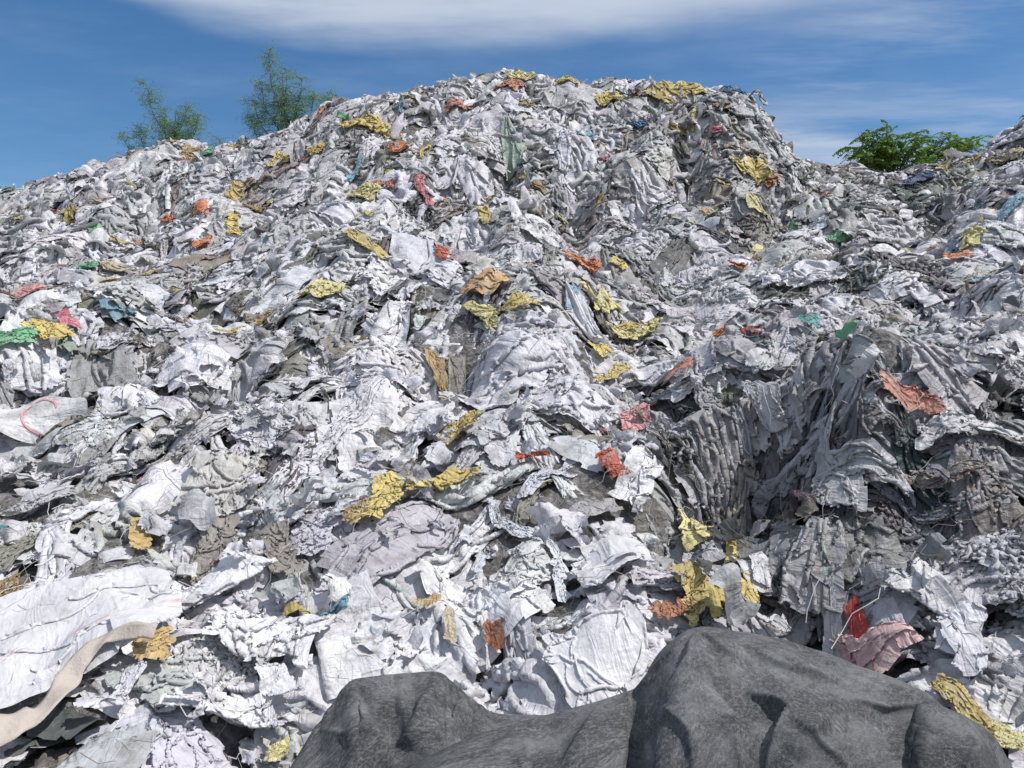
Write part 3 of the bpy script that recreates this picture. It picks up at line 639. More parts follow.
# ------------------------------------------------------------------ the countless sacks and sheets of the heap
def scatter(density, ylo=1.5, yhi=17.5):
    out = []
    N = int(density * 30 * (yhi - ylo))
    x = R.uniform(-15, 15, N); y = R.uniform(ylo, yhi, N)
    u = 512 + FPX * x / y; ys = np.interp(u, SKYY_U, SKYY_Y)
    nrm = normal_at(x, y)
    ok = (u > -330) & (u < 1350) & (y < ys + .7) & (R.random(N) < np.clip(.62 / nrm[:, 2], .5, 1))
    return x[ok], y[ok]
def blocked(u, v, rad):
    du = u - HERO[:, 0]; dv = -(v - HERO[:, 1]); c = np.cos(HERO[:, 4]); s = np.sin(HERO[:, 4])
    a = (du * c + dv * s) / (HERO[:, 2] * .85 + rad * .42); b = (-du * s + dv * c) / (HERO[:, 3] * .85 + rad * .42)
    return bool(np.any(a * a + b * b < 1))
HOLLOWS = [(440, 398, 26, 34), (402, 345, 16, 34), (772, 462, 46, 30), (880, 508, 24, 12), (700, 505, 14, 22), (716, 490, 22, 36), (815, 632, 26, 30), (668, 545, 12, 14), (222, 405, 28, 26), (202, 562, 14, 20), (432, 690, 12, 10), (498, 655, 14, 10), (945, 545, 40, 16), (745, 600, 16, 12), (60, 480, 26, 16), (335, 350, 14, 14), (545, 600, 10, 8), (575, 225, 13, 30), (507, 178, 9, 22), (691, 178, 9, 32), (470, 240, 16, 8), (640, 232, 16, 9), (774, 196, 8, 22), (622, 150, 9, 10), (815, 215, 12, 10)]
def in_hollow(u, v): return any(((u - a) / c) ** 2 + ((v - b) / d) ** 2 < 1 for a, b, c, d in HOLLOWS)
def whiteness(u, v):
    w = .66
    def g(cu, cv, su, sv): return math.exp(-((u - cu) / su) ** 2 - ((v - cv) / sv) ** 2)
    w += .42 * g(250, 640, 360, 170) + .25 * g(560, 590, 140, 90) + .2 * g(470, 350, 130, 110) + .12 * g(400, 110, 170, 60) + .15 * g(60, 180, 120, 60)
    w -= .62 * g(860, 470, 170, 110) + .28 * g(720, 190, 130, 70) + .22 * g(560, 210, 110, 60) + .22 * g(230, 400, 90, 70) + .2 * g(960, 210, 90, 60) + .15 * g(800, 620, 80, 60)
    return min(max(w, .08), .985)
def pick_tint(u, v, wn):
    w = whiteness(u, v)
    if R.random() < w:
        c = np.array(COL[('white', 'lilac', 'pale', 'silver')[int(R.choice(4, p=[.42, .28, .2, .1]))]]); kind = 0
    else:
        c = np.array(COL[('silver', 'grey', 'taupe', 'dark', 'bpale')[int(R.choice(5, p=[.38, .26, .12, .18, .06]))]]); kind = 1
    grime_and_shade = .76 * math.exp(-((u - 865) / 165) ** 2 - ((v - 475) / 105) ** 2) + .25 * math.exp(-((u - 760) / 90) ** 2 - ((v - 590) / 60) ** 2)      # the charcoal coloured load, with shade of its gaps and hollows painted into the tint
    c = c * (1 - grime_and_shade)
    return np.clip(c * R.uniform(.88, 1.06) + R.normal(0, .008, 3), .02, .82), kind
def flow(x, y): return 1.57 + 3.4 * float(fbm(np.array([x / 2.6]), np.array([y / 2.6]), 2, 333)[0]) + R.normal(0, .45)
def pick_shape(slope):
    if slope > .6: pr = [.03, .20, .55, .18, .04]
    elif slope > .4: pr = [.05, .30, .32, .23, .10]
    else: pr = [.09, .42, .04, .27, .18]
    return ('flat', 'crumpled', 'hanging', 'bundle', 'folded')[int(R.choice(5, p=pr))]
def tarp_here(u, v, dep, pad=-22): return dep < 4.6 and v > np.interp(u, [285, 350, 440, 490, 545, 635, 690, 800, 890, 985, 1012, 1030], [770, 682, 674, 712, 718, 690, 630, 650, 682, 738, 768, 800]) + pad and 285 < u < 1030
cand = []
for dens, far in ((15.0, False), (5.0, True)):
    xs, ys = scatter(dens, 1.5 if not far else 8.0)
    for x_, y_ in zip(xs, ys):
        z_ = float(sample(Z1, np.array([x_]), np.array([y_]))[0]); p = np.array([x_, y_, z_]); u, v, dep = project(p)
        if tarp_here(u, v, dep): continue
        nz = normal_at(np.array([x_]), np.array([y_]))[0][2]; slope = math.acos(min(nz, 1))
        shape = pick_shape(slope); k = int(R.choice(KINDS_[shape])); s = R.uniform(.62, 1.12) * float(np.interp(dep, [4, 8, 14], [.92, 1.05, 1.1])) * (.82 if far else 1)
        rad = .25 * s * FPX / dep
        if blocked(u, v, rad) or in_hollow(u, v): continue
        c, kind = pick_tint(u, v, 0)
        off = R.uniform(-.04, .03); lean = R.uniform(.0, .15)
        if shape == 'hanging': ang = math.radians(90) + R.normal(0, .35); lean *= .4
        else: ang = flow(x_, y_) if shape in ('bundle', 'folded') else R.uniform(0, 6.28)
        vis = (-40 < u < 1064) and (-20 < v < 800)
        cand.append(dict(p=p, u=u, v=v, dep=dep, k=k, s=s, c=c, kind=kind, off=off, lean=lean, ang=ang, shape=shape, sy=R.uniform(1.1, 1.9) if shape == 'hanging' else 1.0, size=s * PROTO[k]['ext'][0] ** .5 * PROTO[k]['ext'][1] ** .5 / dep * (1 if vis else .01) * (1 + off * 2), vis=vis, tilt=R.normal(0, .22, 2)))
def xf(cd):
    x, y, n = frame(cd['p'], cd['lean'], cd['ang']); t = cd['tilt']
    n2 = unit(n + t[0] * x + t[1] * y); x2 = unit(x - n2 * (x @ n2)); y2 = np.cross(n2, x2)
    return x2, y2, n2, cd['p'] + n * cd['off']
cand.sort(key=lambda c: -c['size'])
cnt = [0, 0]; rest = []; ind = []; near = []
for cd in cand:
    if cd['vis'] and cnt[cd['kind']] < 300:
        cnt[cd['kind']] += 1
        if True: near.append(cd)
        else:
            x, y, n, p = xf(cd)
            o = link(('woven_sack', 'plastic_sheet')[cd['kind']], PROTO[cd['k']]['mesh']); o.matrix_world = mat4(x, y, n, (cd['s'], cd['s'] * cd.get('sy', 1), cd['s']), p); o.color = (*cd['c'], 1)
            ind.append((o, cd))
    else: rest.append(cd)

# ------------------------------------------------------------------ sheets that settle on the mound and on one another, layer by layer
bed = (billow(MX / .62, MY / .62, 2, 91, .5) - .38) * .30 + (billow(MX / .30, MY / .30, 2, 95) - .38) * .12
ZT = gblur(Z1, 1.2) + .02 + bed * np.clip(act * 1.6, 0, 1)
def ragged(n, m, seed, amount):
    I, J = np.meshgrid(np.arange(n - 1), np.arange(m - 1), indexing='ij')
    ed = np.minimum.reduce([I / n, (n - 2 - I) / n, J / m, (m - 2 - J) / m]) * 40
    return ed >= (fbm(I / n * 5 + 31 * seed, J / m * 4, 3, 71) + .5) * amount - amount * .28
laid = []
def lay(items, steps=80, n=40, m=30):
    for it in items:
        if it['kind'] == 'bundle' and 'i' not in it: it['L'] *= 1.45; it['W'] *= .8
        if it['kind'] == 'hanging' and 'i' not in it and it['p'][1] > 8: it['L'] *= 1.35
    """items: dict(p, x, y, n, W, L, kind, cx, cy, lift). Settles them all at once on ZT, then raises ZT by them."""
    global ZT
    u = np.linspace(-.5, .5, m)[None, :]; v = np.linspace(-.5, .5, n)[:, None]
    B = len(items); P = np.zeros((B, n, m, 3)); off = np.zeros((B, n, m))
    for b, it in enumerate(items):
        X, Y, Z, o = rest_shape(it['kind'], u, v, it['W'], it['L'], it['cx'], it['cy'], it.get('wr', 1.0) * min(1, it['L'] / .7))
        P[b] = it['p'] + X[..., None] * it['x'] + Y[..., None] * it['y'] + (Z + it['lift'])[..., None] * it['n']; off[b] = o + it.get('float', 0)
    P += R.normal(0, .0015, P.shape); pin = np.zeros((B, n, m), bool)
    mu = np.array([(.55 if it['kind'] == 'hanging' else .8) for it in items], np.float32)[:, None, None]
    for b, it in enumerate(items):
        if it['kind'] == 'hanging':
            a0 = int(R.integers(0, m // 2)); a1 = a0 + m // 3
            if it['n'][2] < .86: pin[b, -1, a0:a1] = True; P[b, -1, a0:a1, 2] = sample(ZT, P[b, -1, a0:a1, 0], P[b, -1, a0:a1, 1]) + .03
    du = np.array([it['W'] / (m - 1) for it in items], np.float32)[:, None, None]; dv = np.array([it['L'] / (n - 1) for it in items], np.float32)[:, None, None]
    Zf = ZT.astype(np.float32)
    def hs(a, b):
        fx = np.clip((a - GX0) / GS, 0, GXN - 1.01); fy = np.clip((b - GY0) / GS, 0, GYN - 1.01)
        ix = fx.astype(np.int32); iy = fy.astype(np.int32); fx -= ix; fy -= iy; q = iy * GXN + ix; zf = Zf.ravel()
        return (zf[q] * (1 - fx) + zf[q + 1] * fx) * (1 - fy) + (zf[q + GXN] * (1 - fx) + zf[q + GXN + 1] * fx) * fy
    P = settle(P, du, dv, hs, off.astype(np.float32) + .012, np.tile([[0, 0, -1.0]], (B, 1)), steps, 2, mu, .18, pin)
    top = ZT.copy(); ix = np.clip(((P[..., 0] - GX0) / GS + .5).astype(int), 0, GXN - 1); iy = np.clip(((P[..., 1] - GY0) / GS + .5).astype(int), 0, GYN - 1)
    np.maximum.at(top, (iy.ravel(), ix.ravel()), P[..., 2].ravel())
    ZT = ZT + gblur(np.clip(top - ZT, 0, .11), .8); laid.append(P)
    return P
def sheet_object(name, P, it, mat, rag, big):
    n, m = P.shape[:2]; u = np.linspace(-.5, .5, m)[None, :]; v = np.linspace(-.5, .5, n)[:, None]
    G = np.concatenate([P, np.stack([u * it['W'] + 0 * v, v * it['L'] + 0 * u], -1)], -1).astype(np.float64)
    if big: G = upsample(G)
    n, m = G.shape[:2]; F = grid_quads(n, m).reshape(n - 1, m - 1, 4)[ragged(n, m, R.integers(999), rag)] if rag else grid_quads(n, m)
    return link(name, mesh_np(name, G[..., :3].reshape(-1, 3) - it['p'], F, mat, G[..., 3:].reshape(-1, 2)), it['p'])
under = [cd for cd in cand if cd['dep'] < 9.2 and (cd['vis'] or cd['dep'] < 7)]
base_mesh = []
for l in range(2):
    its = []; cds = []
    for q in R.permutation(len(under))[:520]:
        cd = under[q]; ang = R.uniform(0, 6.28) if cd['shape'] != 'hanging' else cd['ang']; p = cd['p'] + np.array([R.normal(0, .2), R.normal(0, .2), 0]); p[2] = float(sample(ZT, p[0:1], p[1:2])[0])
        u_, v_, d_ = project(p)
        if tarp_here(u_, v_, d_) or in_hollow(u_, v_): continue
        x, y, n = frame(p, 0, ang); cx, cy = squeeze(cd['shape']); s = cd['s']
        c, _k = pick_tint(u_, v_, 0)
        its.append(dict(p=p, x=x, y=y, n=n, W=R.uniform(.5, .8) * s, L=R.uniform(.7, 1.0) * s, kind=cd['shape'], cx=cx, cy=cy, lift=.08)); cds.append(c)
    P = lay(its, 60, 30, 24)
    for it, pp, c in zip(its, P, cds): base_mesh.append((it, pp, c))
xs, ys = scatter(9.0, 8.2); far_pts = list(zip(xs, ys))
for l in range(3):
    its = []; cds = []
    for q in R.permutation(len(far_pts))[:(640, 560, 520)[l]]:
        x_, y_ = far_pts[q]; x_ += R.normal(0, .25); y_ += R.normal(0, .25); p = np.array([x_, y_, float(sample(ZT, np.array([x_]), np.array([y_]))[0])]); u_, v_, d_ = project(p)
        if in_hollow(u_, v_): continue
        nz = normal_at(p[0:1], p[1:2])[0][2]; kind = pick_shape(math.acos(min(nz, 1)))
        x, y, n = frame(p, 0, R.normal(1.57, .4) if kind == 'hanging' else flow(x_, y_)); cx, cy = squeeze(kind); s = R.uniform(.85, 1.55)
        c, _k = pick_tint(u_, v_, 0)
        if R.random() < .10: c = np.array(COL[('yellow', 'lemon', 'mustard', 'yellow', 'gold', 'lemon', 'salmon', 'orange', 'paleg', 'skyblue')[int(R.integers(10))]]) * R.uniform(.7, 1.0); s = R.uniform(.3, .6)
        it = dict(p=p, x=x, y=y, n=n, W=R.uniform(.6, .95) * s, L=R.uniform(.85, 1.25) * s, kind=kind, cx=cx, cy=cy, lift=.10)
        its.append(it); cds.append(c)
    P = lay(its, 55, 30, 22)
    for it, pp, c in zip(its, P, cds): base_mesh.append((it, pp, c))
order = R.permutation(len(near)); third = -(-len(near) // 3)
for l in range(3):
    for close in (False, True):
        ids = [q for q in order[l * third:(l + 1) * third] if (near[q]['dep'] < 6.2) == close]; its = []
        for q in ids:
            cd = near[q]; x, y, n = frame(cd['p'], 0, cd['ang']); cx, cy = squeeze(cd['shape']); s = cd['s'] * 1.12
            its.append(dict(p=cd['p'], x=x, y=y, n=n, W=R.uniform(.55, .85) * s, L=R.uniform(.75, 1.15) * s, kind=cd['shape'], cx=cx, cy=cy, lift=.10 + .06 * l))
        P = lay(its, 80, 60, 44) if close else lay(its)
        for q, it, pp in zip(ids, its, P):
            cd = near[q]; o = sheet_object(('woven_sack', 'plastic_sheet')[cd['kind']], pp, it, M_CLOTH, R.uniform(2, 7) if R.random() < .7 else 0, False)
            o.color = (*cd['c'], 1); ind.append((o, cd))
# fill what is still bare, leaving the deep hollows open
def gap_fill(count, smin, smax):
    cov = np.zeros((GYN, GXN), bool)
    for P_ in laid:
        ix = np.clip(((P_[..., 0] - GX0) / GS + .5).astype(int), 0, GXN - 1); iy = np.clip(((P_[..., 1] - GY0) / GS + .5).astype(int), 0, GYN - 1); cov[iy.ravel(), ix.ravel()] = True
    bare = gblur(1.0 - cov, 2.0); iy, ix = np.nonzero((bare > .40) & (MY > 2.2) & (MY < 9.5) & (np.abs(MX / np.maximum(MY, 1)) < .95))
    order_ = R.permutation(len(iy)); its = []; taken = []
    for q in order_:
        p = np.array([gx[ix[q]], gy[iy[q]], ZT[iy[q], ix[q]]]); u_, v_, d_ = project(p)
        if tarp_here(u_, v_, d_, 2) or in_hollow(u_, v_): continue
        s = R.uniform(smin, smax)
        if taken and np.min(np.sum((np.array(taken) - p) ** 2, 1)) < (.22 * s) ** 2: continue
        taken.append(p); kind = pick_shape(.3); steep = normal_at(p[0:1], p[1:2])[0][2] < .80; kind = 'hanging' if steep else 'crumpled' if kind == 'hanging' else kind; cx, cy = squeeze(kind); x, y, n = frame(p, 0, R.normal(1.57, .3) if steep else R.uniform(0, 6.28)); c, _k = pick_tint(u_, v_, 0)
        it = dict(p=p, x=x, y=y, n=n, W=R.uniform(.55, .8) * s, L=R.uniform(.7, 1.0) * s, kind=kind, cx=cx, cy=cy, lift=.08); it['c'] = c; its.append(it)
        if len(its) >= count: break
    if not its: return
    P = lay(its, 60, 30, 24)
    for it, pp in zip(its, P): base_mesh.append((it, pp, it['c']))
def dark_load():
    """the sagging layers of charcoal sheets that make the bulge"""
    for l in range(3):
        its = []
        for k in range(46):
            u_, v_ = R.uniform(690, 1060), R.uniform(345, 610)
            if in_hollow(u_, v_) and R.random() < .7 or tarp_here(u_, v_, 4): continue
            p = hit(ZT, u_, v_)
            if p[1] > 8: continue
            steep = normal_at(p[0:1], p[1:2])[0][2] < .85; kind = ('hanging', 'bundle', 'folded')[int(R.choice(3, p=[.55, .25, .20]))] if steep else ('crumpled', 'bundle', 'folded')[int(R.choice(3, p=[.4, .4, .2]))]
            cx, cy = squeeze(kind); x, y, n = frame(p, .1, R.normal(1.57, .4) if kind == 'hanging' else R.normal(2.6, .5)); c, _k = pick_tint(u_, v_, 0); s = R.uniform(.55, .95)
            it = dict(p=p, x=x, y=y, n=n, W=R.uniform(.6, .9) * s, L=R.uniform(.7, 1.0) * s, kind=kind, cx=cx, cy=cy, lift=.10, float=R.uniform(0, .07)); it['c'] = c; its.append(it)
        P = lay(its, 60, 44, 34)
        for it, pp in zip(its, P): base_mesh.append((it, pp, it['c']))
gap_fill(420, .8, 1.15); dark_load(); gap_fill(300, .8, 1.1); gap_fill(420, .6, .95); gap_fill(420, .4, .7); gap_fill(500, .3, .5)

def coloured_bits(count):
    its = []; xs_, ys_ = scatter(3.0, 6.5); nq = 0
    for q in R.permutation(len(xs_)):
        p = np.array([xs_[q], ys_[q], float(sample(ZT, xs_[q:q + 1], ys_[q:q + 1])[0])]); u_, v_, d_ = project(p)
        if in_hollow(u_, v_) or blocked(u_, v_, 14) or v_ > 470: continue
        kind = ('crumpled', 'folded', 'bundle')[int(R.integers(3))]; cx, cy = squeeze(kind); s = R.uniform(.22, .5); x, y, n = frame(p, 0, flow(p[0], p[1]))
        c = np.array(COL[('yellow', 'lemon', 'mustard', 'gold', 'beige', 'lemon', 'salmon', 'orange', 'paleg', 'skyblue', 'tan', 'rust', 'rose', 'straw')[int(R.integers(14))]]) * R.uniform(.6, .95)
        it = dict(p=p, x=x, y=y, n=n, W=.8 * s, L=1.1 * s, kind=kind, cx=cx, cy=cy, lift=.06, float=.02); it['c'] = c; its.append(it)
        if len(its) >= count: break
    P = lay(its, 55, 22, 18)
    for it, pp in zip(its, P): base_mesh.append((it, pp, it['c']))
coloured_bits(150)

# ------------------------------------------------------------------ the pieces that can be told apart, laid last
hero = []; FAR_HERO = 99.0
for q, (u, v, lp, wp, ang, colr, shape, name, cat, label) in enumerate(ITEMS):
    p = hit(ZT, u, v); dep = project(p)[2]; c = np.array(COL[colr]) * R.uniform(.93, 1.05)
    if shape == 'hanging': ang = ang if ang > 0 else ang + 180
    if dep > FAR_HERO:
        x, y, n = frame(p, .75 if shape != 'hanging' else .35, math.radians(ang))
        k = KINDS_[shape][(q * 7 + 3) % len(KINDS_[shape])]; pr = PROTO[k]
        sx = wp * dep / FPX / max(pr['ext'][0], .1); sy = lp * dep / FPX / max(pr['ext'][1], .15); sz = min(max((sx * sy) ** .5, .25), 1.1) * .9
        o = link(name, pr['mesh']); o.matrix_world = mat4(x, y, n, (sx, sy, sz), p + n * .12); o.color = (*c, 1); tag(o, label, cat)
        continue
    x, y, n = frame(p, .12, math.radians(ang)); eye = unit(np.array([0, 0, CAM_Z]) - p)
    def stretch(a):                                       # how long a piece along a must be to span its size as seen from the path
        return float(np.clip(1 / max(np.linalg.norm(a - eye * (a @ eye)), .01), 1, 1.7)) * float(np.interp(dep, [5, 9, 14], [.92, .86, .74]))
    cx, cy = squeeze(shape)
    if shape == 'bundle': cx = max(cx, .3)
    if shape == 'hanging': cx = max(cx, .52)
    if name in ('plastic_bag', 'woven_sack') and shape == 'crumpled': cx, cy = max(cx, .55), max(cy, .6)
    hero.append(dict(p=p, x=x, y=y, n=n, W=max(wp * dep / FPX * stretch(x) / cx, .06), L=lp * dep / FPX * stretch(y) / cy, kind=shape, cx=cx, cy=cy, lift=.08, float=.04, i=(name, label, cat, c, lp)))
P = lay(hero, 70, 48, 36)
for it, pp in zip(hero, P):
    name, label, cat, c, lp = it['i']
    o = sheet_object(name, pp, it, M_PRINT if max(c) - min(c) > .1 else M_CLOTH, 3.0 if lp > 30 else 0, False); o.color = (*c, 1); tag(o, label, cat)
# ------------------------------------------------------------------ large smooth sheets draped on the mound itself
def drape(name, label, cat, u, v, W, L, ang, cx, cy, tint, mat, n=64, m=64, lean=.5, fold=None, wr=.02, steps=120, lift=.12, shape=None):
    p = hit(ZT, u, v); x, y, nn = frame(p, lean, math.radians(ang))
    U, Vv = np.meshgrid(np.linspace(-.5, .5, m), np.linspace(-.5, .5, n))
    Xl = U * W; Yl = Vv * L; off = np.zeros((n, m)); Zl = np.zeros((n, m))
    if shape: Xl, Yl = shape(Xl, Yl)
    if fold:
        a, d0 = fold; q = np.maximum(Xl * math.sin(a) + Yl * math.cos(a) - d0, 0)
        Xl = Xl - 2 * q * math.sin(a) * .98; Yl = Yl - 2 * q * math.cos(a) * .98; off = .03 * np.clip(q / .05, 0, 1); Zl = off + .05
    ph = R.uniform(0, 6.28, 10)
    for k in range(8):
        an = R.uniform(0, 3.14); wl = R.uniform(.12, .45)
        Zl = Zl + wr * (wl / .2) * np.sin(6.28 * (np.cos(an) * U * W + np.sin(an) * Vv * L) / wl + ph[k])
    G = p + (Xl * cx)[..., None] * x + (Yl * cy)[..., None] * y + (Zl + lift)[..., None] * nn
    hs = lambda a, b: (sample(ZT, a.astype(np.float64), b.astype(np.float64)) + .035).astype(np.float32)
    P = settle(G[None], np.full((1, 1, 1), W / (m - 1), np.float32), np.full((1, 1, 1), L / (n - 1), np.float32), hs, off[None].astype(np.float32), np.array([[0, 0, -1.0]]), steps, 3, .6, .22)[0]
    uv = np.stack([U * W, Vv * L], -1); Q = upsample(np.concatenate([P, uv], -1).astype(np.float64))
    o = link(name, mesh_np(name, Q[..., :3].reshape(-1, 3) - p, grid_quads(*Q.shape[:2]), mat, Q[..., 3:].reshape(-1, 2)), p)
    o.color = (*tint, 1); tag(o, label, cat); return o
drape('plastic_sheet', 'big smooth white sheet spread out beside the frayed strap', 'sheet', 92, 608, 1.0, .80, 8, .88, .92, (.64, .63, .66), M_CLEAN, 72, 84, .6, (.75, .42), .012, 140, .2)
drape('woven_sack', 'bright smooth white bag right behind the valley of the dark tarpaulin', 'sack', 606, 630, .78, .58, 24, .74, .78, (.66, .65, .68), M_CLEAN, 60, 64, .7, (.6, .2), .03, 120, .16)
drape('woven_sack', 'smooth white sack with a pointed corner uphill of the bright smooth bag', 'sack', 612, 556, .56, .46, 10, .85, .85, (.64, .63, .66), M_CLEAN, 52, 60, .6, (.7, .18), .014, 110, .16)

def marked_disc():
    """an oval stiff white sheet with a loop of red print"""
    p = hit(ZT, 42, 431); x, y, n = frame(p, .75, 0)
    th = np.linspace(0, 2 * np.pi, 49)[:-1]; V = []; r_ = np.linspace(0, 1, 9)
    for r in r_:
        for t in th: V.append((r * .36 * math.cos(t) * (1 + .06 * math.sin(3 * t)), r * .21 * math.sin(t) * (1 + .05 * math.cos(2 * t)), .07 * r ** 2 * math.sin(2 * t + .5) + .03 * r * r * math.sin(5 * t)))
    V = np.array(V); i = np.arange(8)[:, None] * 48; j = np.arange(48)[None]; jn = (j + 1) % 48
    F = np.stack([i + j, i + jn, i + 48 + jn, i + 48 + j], -1).reshape(-1, 4)
    root = link('stiff_sheet', mesh_np('stiff_sheet', V, F, M_CLOTH, V[:, :2])); root.matrix_world = mat4(y * -1 if False else y, np.cross(n, y), n, (1, 1, 1), p + n * .16); root.color = (.68, .67, .69, 1)
    tag(root, 'stiff white oval sheet with a loop of red print', 'sheet')
    pts = [(-.05, .14), (-.10, .06), (-.08, -.04), (-.02, -.11), (.08, -.15)], [(-.04, .15), (.02, .17), (.10, .14), (.13, .07)]
    VV = []; FF = []
    for pl in pts:
        pl = np.array(pl); t = np.linspace(0, len(pl) - 1, 40); xs = np.interp(t, range(len(pl)), pl[:, 0]); ys = np.interp(t, range(len(pl)), pl[:, 1])
        ker = np.ones(9) / 9; xs = np.convolve(np.pad(xs, 4, 'edge'), ker, 'valid'); ys = np.convolve(np.pad(ys, 4, 'edge'), ker, 'valid')
        tx = np.gradient(xs); ty = np.gradient(ys); l = np.hypot(tx, ty) + 1e-9; w = .0065; b = len(VV)
        for k in range(40):
            for s in (-1, 1):
                px, py = xs[k] - s * w * ty[k] / l[k], ys[k] + s * w * tx[k] / l[k]; t_ = math.atan2(py / .21, px / .36); r = math.hypot(px / .36, py / .21)
                VV.append((px, py, .07 * r ** 2 * math.sin(2 * t_ + .5) + .03 * r * r * math.sin(5 * t_) + .006))
        for k in range(39): FF.append((b + 2 * k, b + 2 * k + 2, b + 2 * k + 3, b + 2 * k + 1))
    o = link('red_print', mesh_np('red_print', np.array(VV), np.array(FF), plain_mat('red_ink', (.5, .14, .13), (.62, .40, .39), 25, .6)), parent=root)
marked_disc()

def merged_heap(items, step):
    VV = []; UU = []; FF = []; CC = []; base = 0
    for cd in items:
        V, U, F = PROTO[cd['k']]['low'][step(cd)]; x, y, n, p = xf(cd)
        M = np.stack([x, y * cd.get('sy', 1), n], 0) * cd['s']
        VV.append(V @ M + p); UU.append(U * cd['s'] + R.uniform(0, 50, 2)); FF.append(F + base); CC.append(np.broadcast_to(cd['c'], V.shape)); base += len(V)
    return np.concatenate(VV), np.concatenate(FF), np.concatenate(UU), np.concatenate(CC)
V, F, U_, C_ = merged_heap([c for c in rest if c['dep'] > 5 or not c['vis']], lambda c: 2 if c['dep'] < 8 else 3)
VV, FF, UU, CC = [V], [F], [U_], [C_]; nb = len(V)
for it, pp, c in base_mesh:
    n_, m_ = pp.shape[:2]; uu = np.linspace(-.5, .5, m_)[None, :]; vv = np.linspace(-.5, .5, n_)[:, None]
    f = grid_quads(n_, m_).reshape(n_ - 1, m_ - 1, 4)[ragged(n_, m_, R.integers(999), R.uniform(1, 5))]
    VV.append(pp.reshape(-1, 3)); FF.append(f + nb); UU.append(np.stack([uu * it['W'] + 0 * vv, vv * it['L'] + 0 * uu], -1).reshape(-1, 2) + R.uniform(0, 50, 2)); CC.append(np.broadcast_to(c, (n_ * m_, 3))); nb += n_ * m_
V, F, U_, C_ = (np.concatenate(a) for a in (VV, FF, UU, CC))
tag(link('plastic_waste', mesh_np('plastic_waste', V, F, M_SCRAP, U_, C_)), 'mass of white and grey plastic sheets covering the slopes of the mound', 'plastic waste', None, 'stuff')
# small scraps in the gaps
xs, ys = scatter(22.0)
small = []
for x_, y_ in zip(xs, ys):
    z_ = float(sample(ZT, np.array([x_]), np.array([y_]))[0]); p = np.array([x_, y_, z_]); u, v, dep = project(p)
    s = R.uniform(.16, .42)
    if blocked(u, v, 0): continue
    if tarp_here(u, v, dep) or dep > 7.5 and R.random() < .72: continue
    shape = ('crumpled', 'bundle', 'folded', 'hanging')[int(R.choice(4, p=[.5, .2, .2, .1]))]
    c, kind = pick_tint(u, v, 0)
    r = R.random()
    if r < (.04 if dep > 8 else .008): c = np.array(COL[('yellow', 'mustard', 'orange', 'pink', 'green', 'skyblue', 'lemon', 'salmon', 'teal', 'paleg')[int(R.integers(10))]]) * R.uniform(.55, .95)
    small.append(dict(p=p, dep=dep, k=int(R.choice(KINDS_[shape])), s=s, c=c, off=R.uniform(-.02, .06), lean=R.uniform(0, .6), ang=R.uniform(0, 6.28), tilt=R.normal(0, .4, 2)))
V, F, U_, C_ = merged_heap(small, lambda c: 4)
tag(link('plastic_litter', mesh_np('plastic_litter', V, F, M_SCRAP, U_, C_)), 'small torn scraps of plastic filling the gaps all over the mound', 'litter', None, 'stuff')
# frayed threads
def fibres(n):
    x, y = scatter(n); k = len(x); z = sample(ZT, x, y); nr = normal_at(x, y); P = np.stack([x, y, z], -1) + nr * R.uniform(-.03, .05, (k, 1))
    keep = np.array([not tarp_here(*project(p)) for p in P]); P = P[keep]; nr = nr[keep]; k = len(P)
    d = unit(R.normal(0, 1, (k, 3)) + np.array([0, 0, -.5])); d = unit(d - nr * (np.einsum('ij,ij->i', d, nr)[:, None]) * .75)
    ln = R.uniform(.06, .30, k); w = R.uniform(.0008, .0024, k); cur = R.normal(0, .5, (k, 3)); side = unit(np.cross(d, R.normal(0, 1, (k, 3))))
    V = []
    for t in np.linspace(0, 1, 6):
        c = P + d * (ln * t)[:, None] + cur * (ln * t * t * .6)[:, None] + np.array([0, 0, -.35]) * (ln * t * t)[:, None] + .012 * np.sin(9 * t + P * 40)
        V.append(np.stack([c - side * w[:, None], c + side * w[:, None]], 1))
    V = np.stack(V, 1)                                  # k,6,2,3
    i = (np.arange(k) * 12)[:, None]; j = (np.arange(5) * 2)[None]
    F = np.stack([i + j, i + j + 1, i + j + 3, i + j + 2], -1).reshape(-1, 4)
    c = R.uniform(.25, .75, (k, 1)) * np.array([1, .985, .97]); c = np.where(R.random((k, 1)) < .15, np.array([.22, .18, .13]), c)
    tag(link('loose_fibres', mesh_np('loose_fibres', V.reshape(-1, 3), F, M_SCRAP, np.repeat(R.uniform(0, 9, (k, 2)), 12, 0), np.repeat(c, 12, 0))), 'frayed plastic threads sticking out all over the mound', 'fibres', None, 'stuff')
fibres(85.0)
